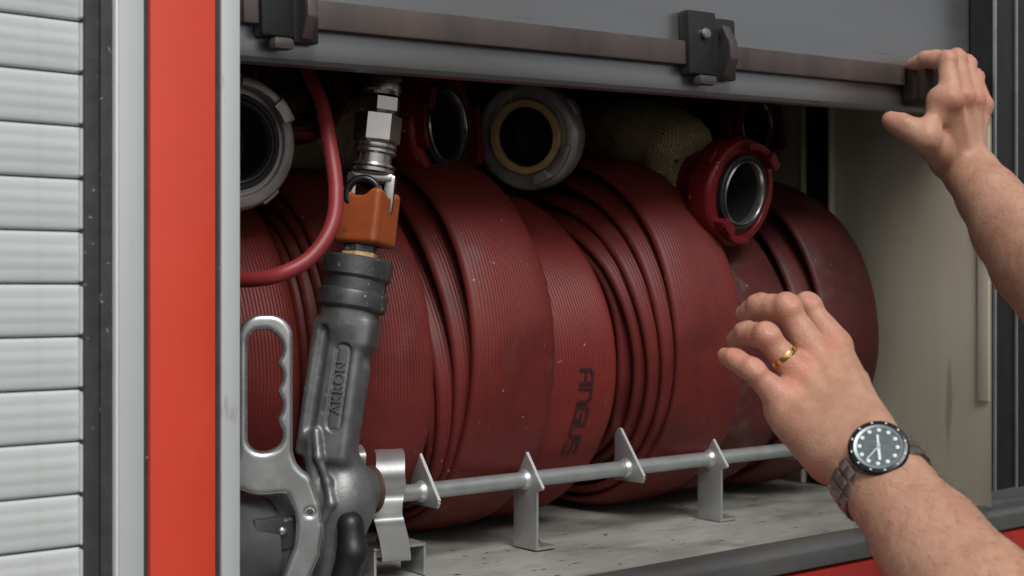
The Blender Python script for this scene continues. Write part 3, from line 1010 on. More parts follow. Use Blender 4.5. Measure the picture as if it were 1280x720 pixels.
# clevis yoke over the orange sleeve
A, B = axis_pt(465.5, 218), axis_pt(461, 262)
ax_n = (B - A).normalized()
sd = Vector(RT); sd = (sd - ax_n * sd.dot(ax_n)).normalized()
fd = ax_n.cross(sd)
bm = bmesh.new()
for s in (-1, 1):
    Mx = Matrix.Translation(A) @ Matrix(((sd.x, fd.x, ax_n.x), (sd.y, fd.y, ax_n.y), (sd.z, fd.z, ax_n.z))).to_4x4()
    add_box(bm, (s * 24 * SPX - 0.0045, -0.008, 0), (s * 24 * SPX + 0.0045, 0.008, 0.034), Mx)
add_box(bm, (-27 * SPX, -0.009, -0.001), (27 * SPX, 0.009, 0.007), Mx)
bm_obj('yoke', bm, M_chrome, noz, 0.0028)
c = (A + B) / 2 + ax_n * 0.004
bm = bmesh.new()
tor = []
for i in range(40):
    a = 2 * PI * i / 40
    ring = []
    for k in range(12):
        b_ = 2 * PI * k / 12
        rr = 0.0135 + 0.0032 * math.cos(b_)
        ring.append(bm.verts.new(c + sd * (rr * math.cos(a) - 0.005) + ax_n * (rr * math.sin(a)) + fd * (0.0032 * math.sin(b_)) - fd * (-0.012)))
    tor.append(ring)
for i in range(40):
    for k in range(12):
        bm.faces.new((tor[i][k], tor[(i + 1) % 40][k], tor[(i + 1) % 40][(k + 1) % 12], tor[i][(k + 1) % 12]))
bm_obj('pull_ring', bm, M_bezel, noz)
# orange sleeve: a squarish rubber block with a bitten-out top
A, B = axis_pt(463, 238), axis_pt(455, 307)
zd = (A - B).normalized()
xd = (sd - zd * sd.dot(zd)).normalized()
xd = (Matrix.Rotation(math.radians(-24), 3, zd) @ xd)
yd = zd.cross(xd)
Rb = np.array([list(xd), list(yd), list(zd)]).T
cen = np.array((A + B) / 2)
L = (A - B).length
fo = Field(cen - 0.045, cen + 0.045, 0.0011)
fo.box(cen, Rb, (0.0205, 0.0195, L / 2), 0.0042)
fo.ell(cen + np.array(zd) * (L / 2 + 0.003), Rb, (0.013, 0.05, 0.011), 0.003, 'sub')
fo.ell(cen + np.array(zd) * (L / 2 + 0.002), Rb, (0.05, 0.012, 0.008), 0.003, 'sub')
fo.cone(cen - np.array(zd) * 0.05, cen + np.array(zd) * 0.05, 0.0125, 0.0125, 0.001, 'sub')
link('orange_sleeve', fo.mesh('orange_sleeve'), M_orange, noz)
rings('spindle', (461, 246), (454, 312), [(0, 16), (1, 16)], M_collar)
rings('hex_nut', (451, 306), (449.5, 322), [(0, 18), (0.08, 21.5), (0.9, 21.5), (1, 18)], M_collar, 6, phase=0.3, deg=20)
rings('brass_washer', (450.2, 316), (449.5, 323), [(0, 23), (1, 23)], M_tan, 6, phase=0.3, deg=20)
rings('inlet_collar', (448.5, 323), (438, 389), [(0, 30), (0.01, 42), (0.05, 44), (0.36, 44), (0.40, 41.5), (0.42, 40), (0.62, 40), (0.65, 43), (0.70, 44), (0.93, 43.5), (0.98, 41), (1, 34)], M_collar, 56)

# cast grip and valve body (one casting)
Ag, Bg = axis_pt(437, 386), axis_pt(411, 572)
gz = (Ag - Bg).normalized()
gx = Vector(RT); gx = (gx - gz * gx.dot(gz)).normalized()
gx = Matrix.Rotation(math.radians(-12), 3, gz) @ gx
gy = gz.cross(gx)                       # points away from the camera
Rg = np.array([list(gx), list(gy), list(gz)]).T
Ag, Bg = np.array(Ag), np.array(Bg)
gl = np.linalg.norm(Ag - Bg)
valve = np.array(axis_pt(424, 622))
lo = np.minimum(np.minimum(Ag, Bg), valve) - 0.075
hi = np.maximum(np.maximum(Ag, Bg), valve) + 0.075
fg = Field(lo, hi, 0.0012)
nx_, ny_, nz_ = (np.array(v) for v in (gx, gy, gz))
mid = (Ag + Bg) / 2
fg.cone(Ag, Ag - nz_ * 0.012, 0.0245, 0.0235, 0.002)
fg.box(mid + nx_ * 0.002, Rg, (0.0185, 0.0165, gl / 2 + 0.004), 0.006, 0.006)
fg.box(Ag - nz_ * 0.020 + nx_ * 0.013, Rg, (0.0125, 0.016, 0.013), 0.005, 0.005)          # shoulder pad right
fg.box(mid - nx_ * 0.0175 - nz_ * 0.006, Rg, (0.0085, 0.0155, gl / 2 - 0.004), 0.005, 0.005)   # left flange
fg.cone(mid - nx_ * 0.0135 - ny_ * 0.018 + nz_ * (gl / 2 - 0.022), mid - nx_ * 0.0150 - ny_ * 0.018 - nz_ * (gl / 2 - 0.004), 0.0052, 0.0052, 0.002, 'sub')   # groove
fg.cone(mid + nx_ * 0.018 + nz_ * 0.012, mid + nx_ * 0.016 - nz_ * 0.028, 0.006, 0.0065, 0.010)   # swelling of the grip
# recessed name plate
pc = mid + nx_ * 0.0055 - nz_ * 0.004 - ny_ * 0.0168
fg.cone(pc + nz_ * 0.030, pc - nz_ * 0.030, 0.0068, 0.0068, 0.0008, 'sub')
fg.box(pc + ny_ * 0.0049, Rg, (0.0064, 0.0035, 0.036), 0.003, 0.0)
# valve body
fg.ell(valve, Rg, (0.031, 0.029, 0.036), 0.012)
fg.cone(valve, valve + np.array((1, 0, 0)) * 0.018 + nz_ * 0.004, 0.024, 0.019, 0.008)
fg.cone(valve - nz_ * 0.01, valve - nz_ * 0.06, 0.026, 0.024, 0.01)
fg.cone(Bg - nx_ * 0.012 - ny_ * 0.012 + nz_ * 0.012, valve - nx_ * 0.012 - ny_ * 0.022 - nz_ * 0.008, 0.0075, 0.006, 0.006)     # cast rib
fg.cone(valve - nx_ * 0.012 - ny_ * 0.022 - nz_ * 0.008, valve - nx_ * 0.008 - ny_ * 0.024 - nz_ * 0.030, 0.0055, 0.005, 0.004)
# machined flange round the trunnion and parting-line ridge down the front
fc = valve + np.array((1, 0, 0)) * 0.017 + nz_ * 0.004
fg.cone(fc, fc + np.array((1, 0, 0)) * 0.003, 0.0205, 0.0205, 0.002)
seam = [Bg - ny_ * 0.017 - nx_ * 0.008 + nz_ * 0.02, Bg - ny_ * 0.020 - nx_ * 0.002, valve - ny_ * 0.028 - nx_ * 0.002 + nz_ * 0.012, valve - ny_ * 0.030 + nx_ * 0.004 - nz_ * 0.004, valve - ny_ * 0.028 - nx_ * 0.003 - nz_ * 0.022]
for a_, b_ in zip(seam[:-1], seam[1:]):
    fg.cone(a_, b_, 0.0036, 0.0036, 0.003)
link('body_casting', fg.mesh('body_casting'), M_cast, noz)
# raised name along the grip, read from the bottom up
tm = text_mesh('AKRON', 0.0125, 0.0009)
Rt = np.stack([nz_, -nx_, -ny_], 1)      # text x runs up the grip, its top points left, faces the viewer
co = np.array([v.co[:] for v in tm.vertices])
co = co @ Rt.T + (pc + ny_ * 0.0007)
for v, p in zip(tm.vertices, co): v.co = p
link('lettering', tm, M_cast, noz)
# trunnion with a rusty edge, toward the clip
tc0 = Vector(valve) + Vector((0.029, 0, 0)) + gz * 0.004
lathe('trunnion', [(0.019, 0), (0.0205, 0.001), (0.0205, 0.003), (0.018, 0.0045), (0.012, 0.005)], tc0, (1, 0, 0), M_tough, noz, 36)
# black trigger lever at the front of the valve
fl2 = Field(np.array(axis_pt(442, 690, 0.955)) - 0.075, np.array(axis_pt(442, 690, 0.955)) + 0.075, 0.0013)
l0, l1, l2 = (np.array(P(438, 656, 0.952)), np.array(P(441, 690, 0.948)), np.array(P(425, 745, 0.955)))
fl2.cone(l0, l1, 0.0105, 0.012, 0.004)
fl2.cone(l1, l2, 0.012, 0.011, 0.004)
fl2.cone(l0, np.array(P(436, 668, 0.985)), 0.009, 0.009, 0.004)
lv = link('lever', fl2.mesh('lever'), M_black, noz)
lathe('pin', [(0.0028, 0), (0.0028, 0.002), (0.001, 0.003)], Vector(P(446, 668, 0.944)), -Vector(FW), M_bore, lv, 14)

# barrel running left behind the pillar
Bq = Vector(P(352, 672, 0.985))
lathe('barrel', [(0.032, -0.02), (0.0365, -0.016), (0.0365, 0.020), (0.0350, 0.021), (0.0350, 0.026), (0.0385, 0.028), (0.0385, 0.075), (0.039, 0.08), (0.039, 0.13), (0.036, 0.133)], Bq, (-1, -0.10, -0.02), M_barrel, noz, 48)
bpl = box('barrel_plate', (-0.026, -0.0385, 0.000), (0.012, -0.030, 0.026), M_collar, noz, 0.0025,
          Matrix.Translation(Bq + Vector((-0.020, -0.001, -0.002))))
lathe('rivet', [(0.0032, 0), (0.0032, 0.001), (0.002, 0.0022), (0.0004, 0.0026)], Bq + Vector((-0.022, -0.0397, 0.013)), (0, -1, 0), M_polish, bpl, 16)

# polished handle with finger grooves: drawn in its own plane, which faces out of the locker
HO = np.array(P(340, 560, 0.948))
hu = np.array(Vector(RT)); hv = np.array((0, 0, 1.0))
hu = np.array(Matrix.Rotation(math.radians(10), 3, 'Z') @ Vector(hu)); hn = np.cross(hu, hv)   # normal
SH = 0.948 / float((FW + RT * ((340 - 640) / FPX))[1]) / FPX
def hp(px, py, d=0.0): return HO + hu * ((px - 340) * SH / 0.985) + hv * ((560 - py) * SH) + hn * d
allp = np.array([hp(x_, y_) for x_ in (255, 425) for y_ in (380, 760)])
fh = Field(allp.min(0) - 0.02, allp.max(0) + 0.02, 0.0010)
def handle_fn(x, y, z):
    dx, dy, dz = x - HO[0], y - HO[1], z - HO[2]
    u = (dx * hu[0] + dy * hu[1] + dz * hu[2]) / SH * 0.985 + 340      # back to drawing units
    v = 560 - (dx * hv[0] + dy * hv[1] + dz * hv[2]) / SH
    wv_ = dx * hn[0] + dy * hn[1] + dz * hn[2]
    def rbox(cx, cy, hx_, hy_, r_):
        qx = np.abs(u - cx) - hx_ + r_; qy = np.abs(v - cy) - hy_ + r_
        return np.sqrt(np.maximum(qx, 0) ** 2 + np.maximum(qy, 0) ** 2) + np.minimum(np.maximum(qx, qy), 0) - r_
    def cap(ax_, ay_, bx_, by_, ra, rb):
        ex_, ey_ = bx_ - ax_, by_ - ay_
        t_ = np.clip(((u - ax_) * ex_ + (v - ay_) * ey_) / (ex_ * ex_ + ey_ * ey_), 0, 1)
        return np.sqrt((u - ax_ - t_ * ex_) ** 2 + (v - ay_ - t_ * ey_) ** 2) - (ra + (rb - ra) * t_)
    def smin(a, b, k):
        h = np.maximum(k - np.abs(a - b), 0) / k
        return np.minimum(a, b) - h * h * k * 0.25
    d = rbox(332, 505, 33, 112, 28)
    hole = rbox(329, 488, 18.5, 76, 17)
    for yb in (436, 471, 507, 543):                       # finger hollows on the inner right edge
        hole = smin(hole, np.sqrt(((u - 338) / 1.0) ** 2 + ((v - yb) / 1.22) ** 2) - 14.8, 2)
    arm = cap(352, 590, 372, 606, 16, 17)
    for q in ((372, 606, 382, 634), (382, 634, 386, 660), (386, 660, 382, 690), (382, 690, 366, 730), (366, 730, 350, 760)):
        arm = np.minimum(arm, cap(*q, 16.5, 16.0))
    arm = np.minimum(arm, cap(250, 592, 352, 590, 17, 17))
    d = smin(d, arm, 16)
    d = np.maximum(d, -hole)
    d = np.maximum(d, -cap(310, 668, 335, 652, 36, 34))    # opening over the barrel
    d = np.maximum(d, -(np.sqrt((u - 386) ** 2 + (v - 640) ** 2) - 3.6))
    d = d * SH
    half, rr = 0.0075, 0.0038
    q1, q2 = d + rr, np.abs(wv_) - half + rr
    return np.sqrt(np.maximum(q1, 0) ** 2 + np.maximum(q2, 0) ** 2) + np.minimum(np.maximum(q1, q2), 0) - rr
fh.put(allp.min(0) - 0.02, allp.max(0) + 0.02, handle_fn)
link('handle', fh.mesh('handle'), M_polish, noz)

# ------------------------------------------------------------------ nozzle clip
clip = thing('nozzle_clip', 'bent grey steel spring clip holding the nozzle beside the rail', 'clip')
YCp = 1.004
def clip_strip(name, px, wpx, prof_, mt, th=0.0022):
    """prof: (py, offset toward the viewer); strip of width wpx"""
    U = Vector((math.cos(0.30), -math.sin(0.30), 0))
    N = Vector((-U.y, U.x, 0))
    sc = SPX * 1.02
    bm = bmesh.new()
    pts = catmull([(sh_[0] * sc if sh_ else 0, (640 - py) * sc, o) for py, o, *sh_ in prof_], 6)
    O = Vector(P(px, 640, YCp))
    rows = []
    for i, p in enumerate(pts):
        a = pts[max(0, i - 1)]; b = pts[min(len(pts) - 1, i + 1)]
        tdir = Vector((0, b[1] - a[1], b[2] - a[2])).normalized()
        nrm = Vector((0, -tdir.z, tdir.y))
        row = []
        for s in (-1, 1):
            for q in (-1, 1):
                off = nrm * (q * th / 2)
                row.append(bm.verts.new(O + U * (s * wpx * sc / 2 + p[0]) + Vector((0, 0, 1)) * (p[1] + off.y) - N * (p[2] + off.z)))
        rows.append(row)
    for r0, r1 in zip(rows[:-1], rows[1:]):
        for a, b in ((0, 1), (1, 3), (3, 2), (2, 0)):
            bm.faces.new((r0[a], r0[b], r1[b], r1[a]))
    bm.faces.new([rows[0][i] for i in (0, 1, 3, 2)])
    bm.faces.new([rows[-1][i] for i in (2, 3, 1, 0)])
    return bm_obj(name, bm, mt, clip, 0.0, 2, 40)
clip_strip('spring_leaf', 486, 38, [(566, -0.022, 9), (569, -0.012, 7), (576, -0.002, 3), (590, 0.004, 0), (604, 0.002, 2), (616, -0.003, 3), (628, -0.001, 0), (641, 0.012, -7), (650, 0.016, -6), (672, 0.010, 2), (698, 0.000, 10), (703, -0.006, 11), (704, -0.02, 12)], M_sheet)
clip_strip('back_leaf', 449, 32, [(563, -0.03), (572, -0.018), (590, -0.02), (620, -0.028), (690, -0.03)], M_sheet)
pb0 = P(480, 716, 1.035)
bm = bmesh.new()
Mb = Matrix.Translation(Vector((pb0[0], 1.035, ZF))) @ Matrix.Rotation(-0.1, 4, 'Z')
add_box(bm, (-0.026, -0.030, 0.0275), (0.026, 0.012, 0.0300), Mb)
bm_obj('base_top', bm, M_sheet, clip, 0.0006)
bm = bmesh.new()
add_box(bm, (0.0235, -0.030, 0.0015), (0.026, 0.012, 0.0272), Mb)
bm_obj('base_web', bm, M_sheet, clip, 0.0005)
bm = bmesh.new()
add_box(bm, (-0.026, -0.030, 0.0015), (-0.0235, 0.012, 0.0272), Mb)
bm_obj('base_web', bm, M_sheet, clip, 0.0005)
lathe('bolt', [(0.005, 0), (0.005, 0.003), (0.003, 0.0045), (0.001, 0.005)], Mb @ Vector((-0.006, -0.006, 0.0302)), (0, 0, 1), M_chrome, clip, 6)

# ------------------------------------------------------------------ thin red cord
pts = catmull([P(368, 40, 1.03), P(384, 88, 1.02), P(402, 130, 1.005), P(413, 185, 0.985), P(420, 240, 0.968), P(414, 284, 0.958), P(388, 322, 0.957), P(350, 343, 0.965), P(308, 350, 0.99), P(270, 346, 1.02)], 12)
tag(tube('red_cord', pts, 0.0062, M_cord, None, 18), 'thin red rubber cord looping down beside the nozzle', 'cord')

# ------------------------------------------------------------------ person (standing right of the view, two hands reaching in)
man = thing('person', 'person in dark clothing reaching in with both bare forearms', 'person', None, (1.06, 0.36, -1.35))
VF, FF = [], []
def gather(field):
    V, F = field.nets()
    base = sum(len(q) for q in VF)
    VF.append(V); FF.append(F + base)
nails = []
def lerp(a, b, t): return a + (b - a) * t
def nrmz(v): return v / np.linalg.norm(v)

def finger(fd_, pts_, rad_, dors, k=0.004):
    """MCP, PIP, DIP, tip; radii at each; dors = direction the back of the hand faces"""
    for i in range(3):
        a, b = pts_[i], pts_[i + 1]
        fd_.cone(a, lerp(a, b, 0.5), rad_[i], (rad_[i] + rad_[i + 1]) / 2 * 0.95, k)
        fd_.cone(lerp(a, b, 0.5), b, (rad_[i] + rad_[i + 1]) / 2 * 0.95, rad_[i + 1], k)
    # palm-side pads
    for i in range(3):
        a, b = pts_[i], pts_[i + 1]
        ax = nrmz(b - a)
        dd = nrmz(dors - ax * (dors @ ax))
        fd_.cone(lerp(a, b, 0.3) - dd * rad_[i] * 0.25, lerp(a, b, 0.75) - dd * rad_[i] * 0.22, rad_[i] * 0.82, rad_[i + 1] * 0.84, k)
    # knuckle bulge and creases over the two finger joints
    for j in (1, 2):
        ax = nrmz(pts_[j + 1] - pts_[j - 1])
        dd = nrmz(dors - ax * (dors @ ax))
        c_ = pts_[j] + dd * rad_[j] * 0.22
        fd_.cone(c_ - ax * 0.002, c_ + ax * 0.002, rad_[j] * 0.9, rad_[j] * 0.9, 0.003)
        sdv = np.cross(ax, dd)
        for o in (-0.0032, 0.0, 0.0032):
            q = pts_[j] + dd * (rad_[j] * 1.16) + ax * o
            fd_.cone(q - sdv * rad_[j] * 0.45, q + sdv * rad_[j] * 0.45, 0.0012, 0.0012, 0.0012, 'sub')
    a, b = pts_[2], pts_[3]
    ax = nrmz(b - a)
    dd = nrmz(dors - ax * (dors @ ax))
    nails.append((lerp(a, b, 0.80), ax, dd, rad_[3]))

# ---- left arm (lower hand in the photo): wrist, knuckles and joints
wl = Wz(1073, 562, 0.968)
el = Wz(1305, 862, 0.81)
fax = nrmz(wl - el)
tocam = -nrmz(wl)
dn = nrmz(tocam - fax * (tocam @ fax))
side = np.cross(fax, dn)                   # across the wrist
Lh = Field(np.minimum(np.minimum(wl, el), Wz(890, 350, 1.1)) - 0.07, np.maximum(np.maximum(wl, el), Wz(1100, 340, 1.12)) + 0.07, 0.0016)
MC = {'index': Wz(1043, 432, 1.052), 'middle': Wz(1022, 448, 1.036), 'ring': Wz(1002, 472, 1.024), 'little': Wz(980, 500, 1.012)}
hand_n = nrmz(np.cross(MC['index'] - MC['little'], wl - MC['middle']))
if hand_n @ tocam < 0: hand_n = -hand_n
hx = nrmz(MC['little'] - MC['index'])
# wrist and forearm
def limb(fld, pts_, nrm, sid, k=0.009):
    """flattened limb: (centre, half width, half thickness)"""
    for (a, wa, ta), (b, wb, tb) in zip(pts_[:-1], pts_[1:]):
        for s in (-1, 1):
            fld.cone(a + sid * s * (wa - ta), b + sid * s * (wb - tb), ta, tb, k)
        fld.cone(a, b, ta * 1.02, tb * 1.02, k)
fpt = lambda t_: lerp(wl, el, t_)
limb(Lh, [(fpt(-0.08), 0.0275, 0.0195), (fpt(0.06), 0.0275, 0.020), (fpt(0.20), 0.0285, 0.023), (fpt(0.42), 0.0340, 0.030), (fpt(0.68), 0.0395, 0.037), (fpt(1.0), 0.0410, 0.040)], dn, side)
Lh.cone(fpt(0.04) + side * 0.017 + dn * 0.010, fpt(0.0) + side * 0.019 + dn * 0.010, 0.010, 0.009, 0.012)      # wrist bone
for nme, s in (('index', -1), ('middle', -0.35), ('ring', 0.3), ('little', 1)):
    m_ = MC[nme]
    sgn = 1 if hx @ side > 0 else -1
    base = fpt(-0.06) + side * (sgn * s * 0.014) 
    Lh.cone(base, m_ - hand_n * 0.003, 0.0165, 0.0120, 0.012)
    Lh.cone(base - hand_n * 0.012, m_ - hand_n * 0.013, 0.0150, 0.0105, 0.014)
    Lh.cone(m_ - hand_n * 0.002, m_ + hand_n * 0.0005, 0.0112, 0.0112, 0.006)                  # knuckle
    Lh.cone(lerp(base, m_, 0.25) + hand_n * 0.0135, m_ + hand_n * 0.0078, 0.0022, 0.0024, 0.007)    # tendon
# heel of the hand and thumb muscle
Lh.cone(lerp(fpt(-0.06), MC['little'], 0.15) + hx * 0.008 - hand_n * 0.010, lerp(fpt(-0.06), MC['little'], 0.8) + hx * 0.003 - hand_n * 0.010, 0.0165, 0.013, 0.012)
for a_, b_ in (('index', 'middle'), ('middle', 'ring'), ('ring', 'little')):
    Lh.cone(MC[a_] - hand_n * 0.006, MC[b_] - hand_n * 0.006, 0.0095, 0.0095, 0.008)          # webs
fingers = {
    'middle': [MC['middle'], Wz(984, 384, 1.040), Wz(950, 382, 1.058), Wz(930, 392, 1.076)],
    'ring':   [MC['ring'], Wz(958, 420, 1.026), Wz(933, 416, 1.046), Wz(918, 425, 1.063)],
    'little': [MC['little'], Wz(941, 463, 1.012), Wz(920, 450, 1.023), Wz(906, 444, 1.034)],
    'index':  [MC['index'], Wz(1010, 383, 1.066), Wz(980, 386, 1.085), Wz(968, 398, 1.100)],
}
frad = {'middle': (0.0108, 0.0096, 0.0085, 0.0068), 'ring': (0.0103, 0.0091, 0.0080, 0.0064), 'little': (0.0092, 0.0080, 0.0070, 0.0056), 'index': (0.0107, 0.0096, 0.0084, 0.0068)}
for nme in ('index', 'middle', 'ring', 'little'):
    p_ = [np.array(q) for q in fingers[nme]]
    fm = Field.__new__(Field)               # each finger grows in its own field, then merges: fingers stay apart
    fm.lo, fm.h, fm.n = Lh.lo, Lh.h, Lh.n
    fm.f = np.full(Lh.n, 1.0, np.float32)
    finger(fm, p_, frad[nme], hand_n)
    near = fm.f < 0.06
    # blend softly near the palm, crisply away from it
    k = 0.004
    c_ = Lh.f[near]; d_ = fm.f[near]
    h_ = np.maximum(k - np.abs(c_ - d_), 0) / k
    Lh.f[near] = np.minimum(c_, d_) - h_ * h_ * k * 0.25
    Lh.cone(p_[0], lerp(p_[0], p_[1], 0.25), frad[nme][0] * 1.0, frad[nme][0] * 0.96, 0.007)
    del fm
tb = [fpt(-0.08) - hx * 0.016 - hand_n * 0.016, Wz(1066, 482, 1.070), Wz(1046, 452, 1.100), Wz(1030, 432, 1.118)]
finger(Lh, [np.array(q) for q in tb], (0.0150, 0.0125, 0.0110, 0.0085), -hx, 0.006)
gather(Lh); del Lh

# ---- right arm (upper hand gripping the flap)
wr = P(1206, 206, 0.862)
er = Wz(1330, 372, 1.40)
fax2 = nrmz(wr - er)
tocam2 = -nrmz(wr)
dn2 = nrmz(tocam2 - fax2 * (tocam2 @ fax2))
side2 = np.cross(fax2, dn2)
RF = {
    'index':  [P(1189, 124, 0.846), P(1184, 76, 0.862), P(1158, 74, 0.892), P(1141, 80, 0.914)],
    'middle': [P(1204, 121, 0.852), P(1196, 73, 0.872), P(1168, 73, 0.902), P(1153, 80, 0.919)],
    'ring':   [P(1217, 124, 0.857), P(1209, 80, 0.876), P(1182, 77, 0.905), P(1168, 84, 0.919)],
    'little': [P(1227, 132, 0.862), P(1220, 96, 0.880), P(1197, 86, 0.905), P(1184, 89, 0.919)],
}
allr = np.array([q for v in RF.values() for q in v] + [wr, er, P(1105, 150, 0.9)])
Rh = Field(allr.min(0) - 0.065, allr.max(0) + 0.065, 0.0016)
rpt = lambda t_: lerp(wr, er, t_)
limb(Rh, [(rpt(-0.06), 0.0285, 0.0205), (rpt(0.08), 0.0280, 0.0215), (rpt(0.25), 0.0320, 0.027), (rpt(0.5), 0.0410, 0.036), (rpt(0.75), 0.0460, 0.042), (rpt(1.0), 0.0450, 0.042)], dn2, side2)
rn = nrmz(np.cross(RF['index'][0] - RF['little'][0], wr - RF['middle'][0]))
if rn @ np.array((0, -1, 0)) < 0: rn = -rn           # back of the hand looks out of the locker
rx = nrmz(RF['little'][0] - RF['index'][0])
for nme, s in (('index', -1), ('middle', -0.35), ('ring', 0.3), ('little', 1)):
    m_ = RF[nme][0]
    base = rpt(-0.05) + rx * s * 0.013
    Rh.cone(base, m_ - rn * 0.003, 0.0170, 0.0120, 0.012)
    Rh.cone(base - rn * 0.012, m_ - rn * 0.014, 0.0150, 0.0105, 0.014)
    Rh.cone(m_, m_ + rn * 0.001, 0.0112, 0.0112, 0.006)
    Rh.cone(lerp(base, m_, 0.25) + rn * 0.0135, m_ + rn * 0.0078, 0.0022, 0.0024, 0.007)
for nme in ('index', 'middle', 'ring', 'little'):
    p_ = RF[nme]
    q = [p_[0]] + [p_[i] for i in (1, 2, 3)]
    fm = Field.__new__(Field)
    fm.lo, fm.h, fm.n = Rh.lo, Rh.h, Rh.n
    fm.f = np.full(Rh.n, 1.0, np.float32)
    finger(fm, q, frad[nme], nrmz(rn * 0.5 + np.array((0, 0, 1.0))))
    near = fm.f < 0.06
    k = 0.003
    c_ = Rh.f[near]; d_ = fm.f[near]
    h_ = np.maximum(k - np.abs(c_ - d_), 0) / k
    Rh.f[near] = np.minimum(c_, d_) - h_ * h_ * k * 0.25
    Rh.cone(q[0], lerp(q[0], q[1], 0.25), frad[nme][0], frad[nme][0] * 0.96, 0.007)
    del fm
tb = [rpt(-0.05) - rx * 0.012 - rn * 0.010, P(1158, 172, 0.862), P(1131, 158, 0.880), P(1113, 150, 0.893)]
finger(Rh, [np.array(q) for q in tb], (0.0165, 0.0135, 0.0115, 0.0092), nrmz(-rx * 0.3 - rn * 0.2 + np.array((0, 0, 0.9))), 0.006)
Rh.cone(tb[1], RF['index'][0] - rn * 0.012, 0.0090, 0.0080, 0.014)       # web of the thumb
Rh.cone(lerp(tb[0], tb[1], 0.5), lerp(tb[0], RF['index'][0], 0.45), 0.014, 0.011, 0.012)
gather(Rh); del Rh

# ---- upper arms, neck and head (outside the picture on the right)
shl, shr = np.array((0.95, 0.31, 0.02)), np.array((1.27, 0.44, 0.02))
up = Field((0.66, 0.15, -0.36), (1.50, 0.90, 0.42), 0.006)
up.cone(el, shl, 0.043, 0.055, 0.02)
up.cone(er, shr, 0.043, 0.055, 0.02)
chest = (shl + shr) / 2 + np.array((0, -0.02, -0.05))
up.cone(shl, chest + np.array((0, 0, 0.02)), 0.055, 0.09, 0.05)
up.cone(shr, chest + np.array((0, 0, 0.02)), 0.055, 0.09, 0.05)
hc = chest + np.array((-0.01, 0.05, 0.31))
up.cone(chest + np.array((0, 0, 0.04)), hc - np.array((0, 0.02, 0.08)), 0.065, 0.055, 0.04)
I3 = np.eye(3)
up.ell(hc, I3, (0.076, 0.097, 0.118), 0.02)
up.cone(hc + np.array((0, 0.075, -0.075)), hc + np.array((0, 0.03, -0.085)), 0.026, 0.045, 0.02)
up.cone(hc + np.array((0, 0.096, 0.01)), hc + np.array((0, 0.113, -0.022)), 0.008, 0.013, 0.008)
for s in (-1, 1):
    up.ell(hc + np.array((s * 0.030, 0.098, 0.010)), I3, (0.015, 0.010, 0.009), 0.006, 'sub')
    up.ell(hc + np.array((s * 0.078, -0.005, -0.01)), I3, (0.010, 0.020, 0.032), 0.006)
up.cone(hc + np.array((-0.020, 0.108, -0.052)), hc + np.array((0.020, 0.108, -0.052)), 0.003, 0.003, 0.004, 'sub')
gather(up)
body = link('body', np_mesh('body', np.concatenate(VF), np.concatenate(FF)), M_skin, man)
Vb = np.concatenate(VF)
red = np.zeros(len(Vb))
for grp in (list(fingers.values()) + list(RF.values())):
    for q, sg, am in zip(grp, (0.011, 0.010, 0.009, 0.009), (0.85, 0.8, 0.5, 0.7)):
        red += am * np.exp(-((Vb - np.array(q)) ** 2).sum(1) / (2 * sg * sg))
red += 0.6 * np.exp(-((Vb - (MC['ring'] + hand_n * 0.011 + hx * 0.006)) ** 2).sum(1) / (2 * 0.005 ** 2))
at = body.data.attributes.new('redness', 'FLOAT', 'POINT')
at.data.foreach_set('value', np.clip(red, 0, 1).astype(np.float32))
# short hairs on the backs of the forearms: far too many to count
rg_ = np.random.default_rng(5)
HV, HF = [], []
nrm_all = np.zeros(len(Vb) * 3, np.float32)
body.data.vertex_normals.foreach_get('vector', nrm_all)
nrm_all = nrm_all.reshape(-1, 3)
for (w0, e0, cnt, dd_) in ((wl, el, 2600, dn), (wr, er, 2000, dn2)):
    tt = (Vb - w0) @ (e0 - w0) / ((e0 - w0) @ (e0 - w0))
    dist = np.linalg.norm(Vb - (w0 + tt[:, None] * (e0 - w0)), axis=1)
    cand = np.where((tt > 0.16) & (tt < 1.0) & (dist < 0.07))[0]
    pick = rg_.choice(cand, cnt)
    for i in pick:
        n_ = nrm_all[i]
        dr = nrmz((e0 - w0) * 1.0)
        dirv = nrmz(n_ * rg_.uniform(0.25, 0.5) + dr * rg_.uniform(0.5, 1.0) + rg_.normal(0, 0.28, 3))
        ln = rg_.uniform(0.006, 0.013)
        p0_ = Vb[i] - n_ * 0.0003 + rg_.normal(0, 0.0006, 3)
        p1_ = p0_ + dirv * ln * 0.55
        p2_ = p1_ + nrmz(dirv - n_ * 0.45) * ln * 0.45
        sd_ = nrmz(np.cross(dirv, n_)); up_ = np.cross(sd_, dirv)
        b0 = len(HV)
        for q, rr_ in ((p0_, 0.00007), (p1_, 0.00005)):
            for an in (0, 2.094, 4.189):
                HV.append(q + sd_ * (rr_ * math.cos(an)) + up_ * (rr_ * math.sin(an)))
        HV.append(p2_)
        for k in range(3):
            k2 = (k + 1) % 3
            HF.append((b0 + k, b0 + k2, b0 + 3 + k2)); HF.append((b0 + k, b0 + 3 + k2, b0 + 3 + k)); HF.append((b0 + 3 + k, b0 + 3 + k2, b0 + 6))
tag(link('arm_hair', np_mesh('arm_hair', np.array(HV), np.array(HF)), M_hair, man), kind='stuff')
fhair = Field(hc - 0.14, hc + 0.15, 0.005)
fhair.ell(hc + np.array((0, -0.014, 0.02)), I3, (0.082, 0.098, 0.112), 0.01)
fhair.ell(hc + np.array((0, 0.10, -0.03)), I3, (0.12, 0.085, 0.105), 0.01, 'sub')
link('hair', fhair.mesh('hair'), M_hair, man)
ft = Field((0.66, 0.10, -0.80), (1.52, 0.72, 0.16), 0.008)
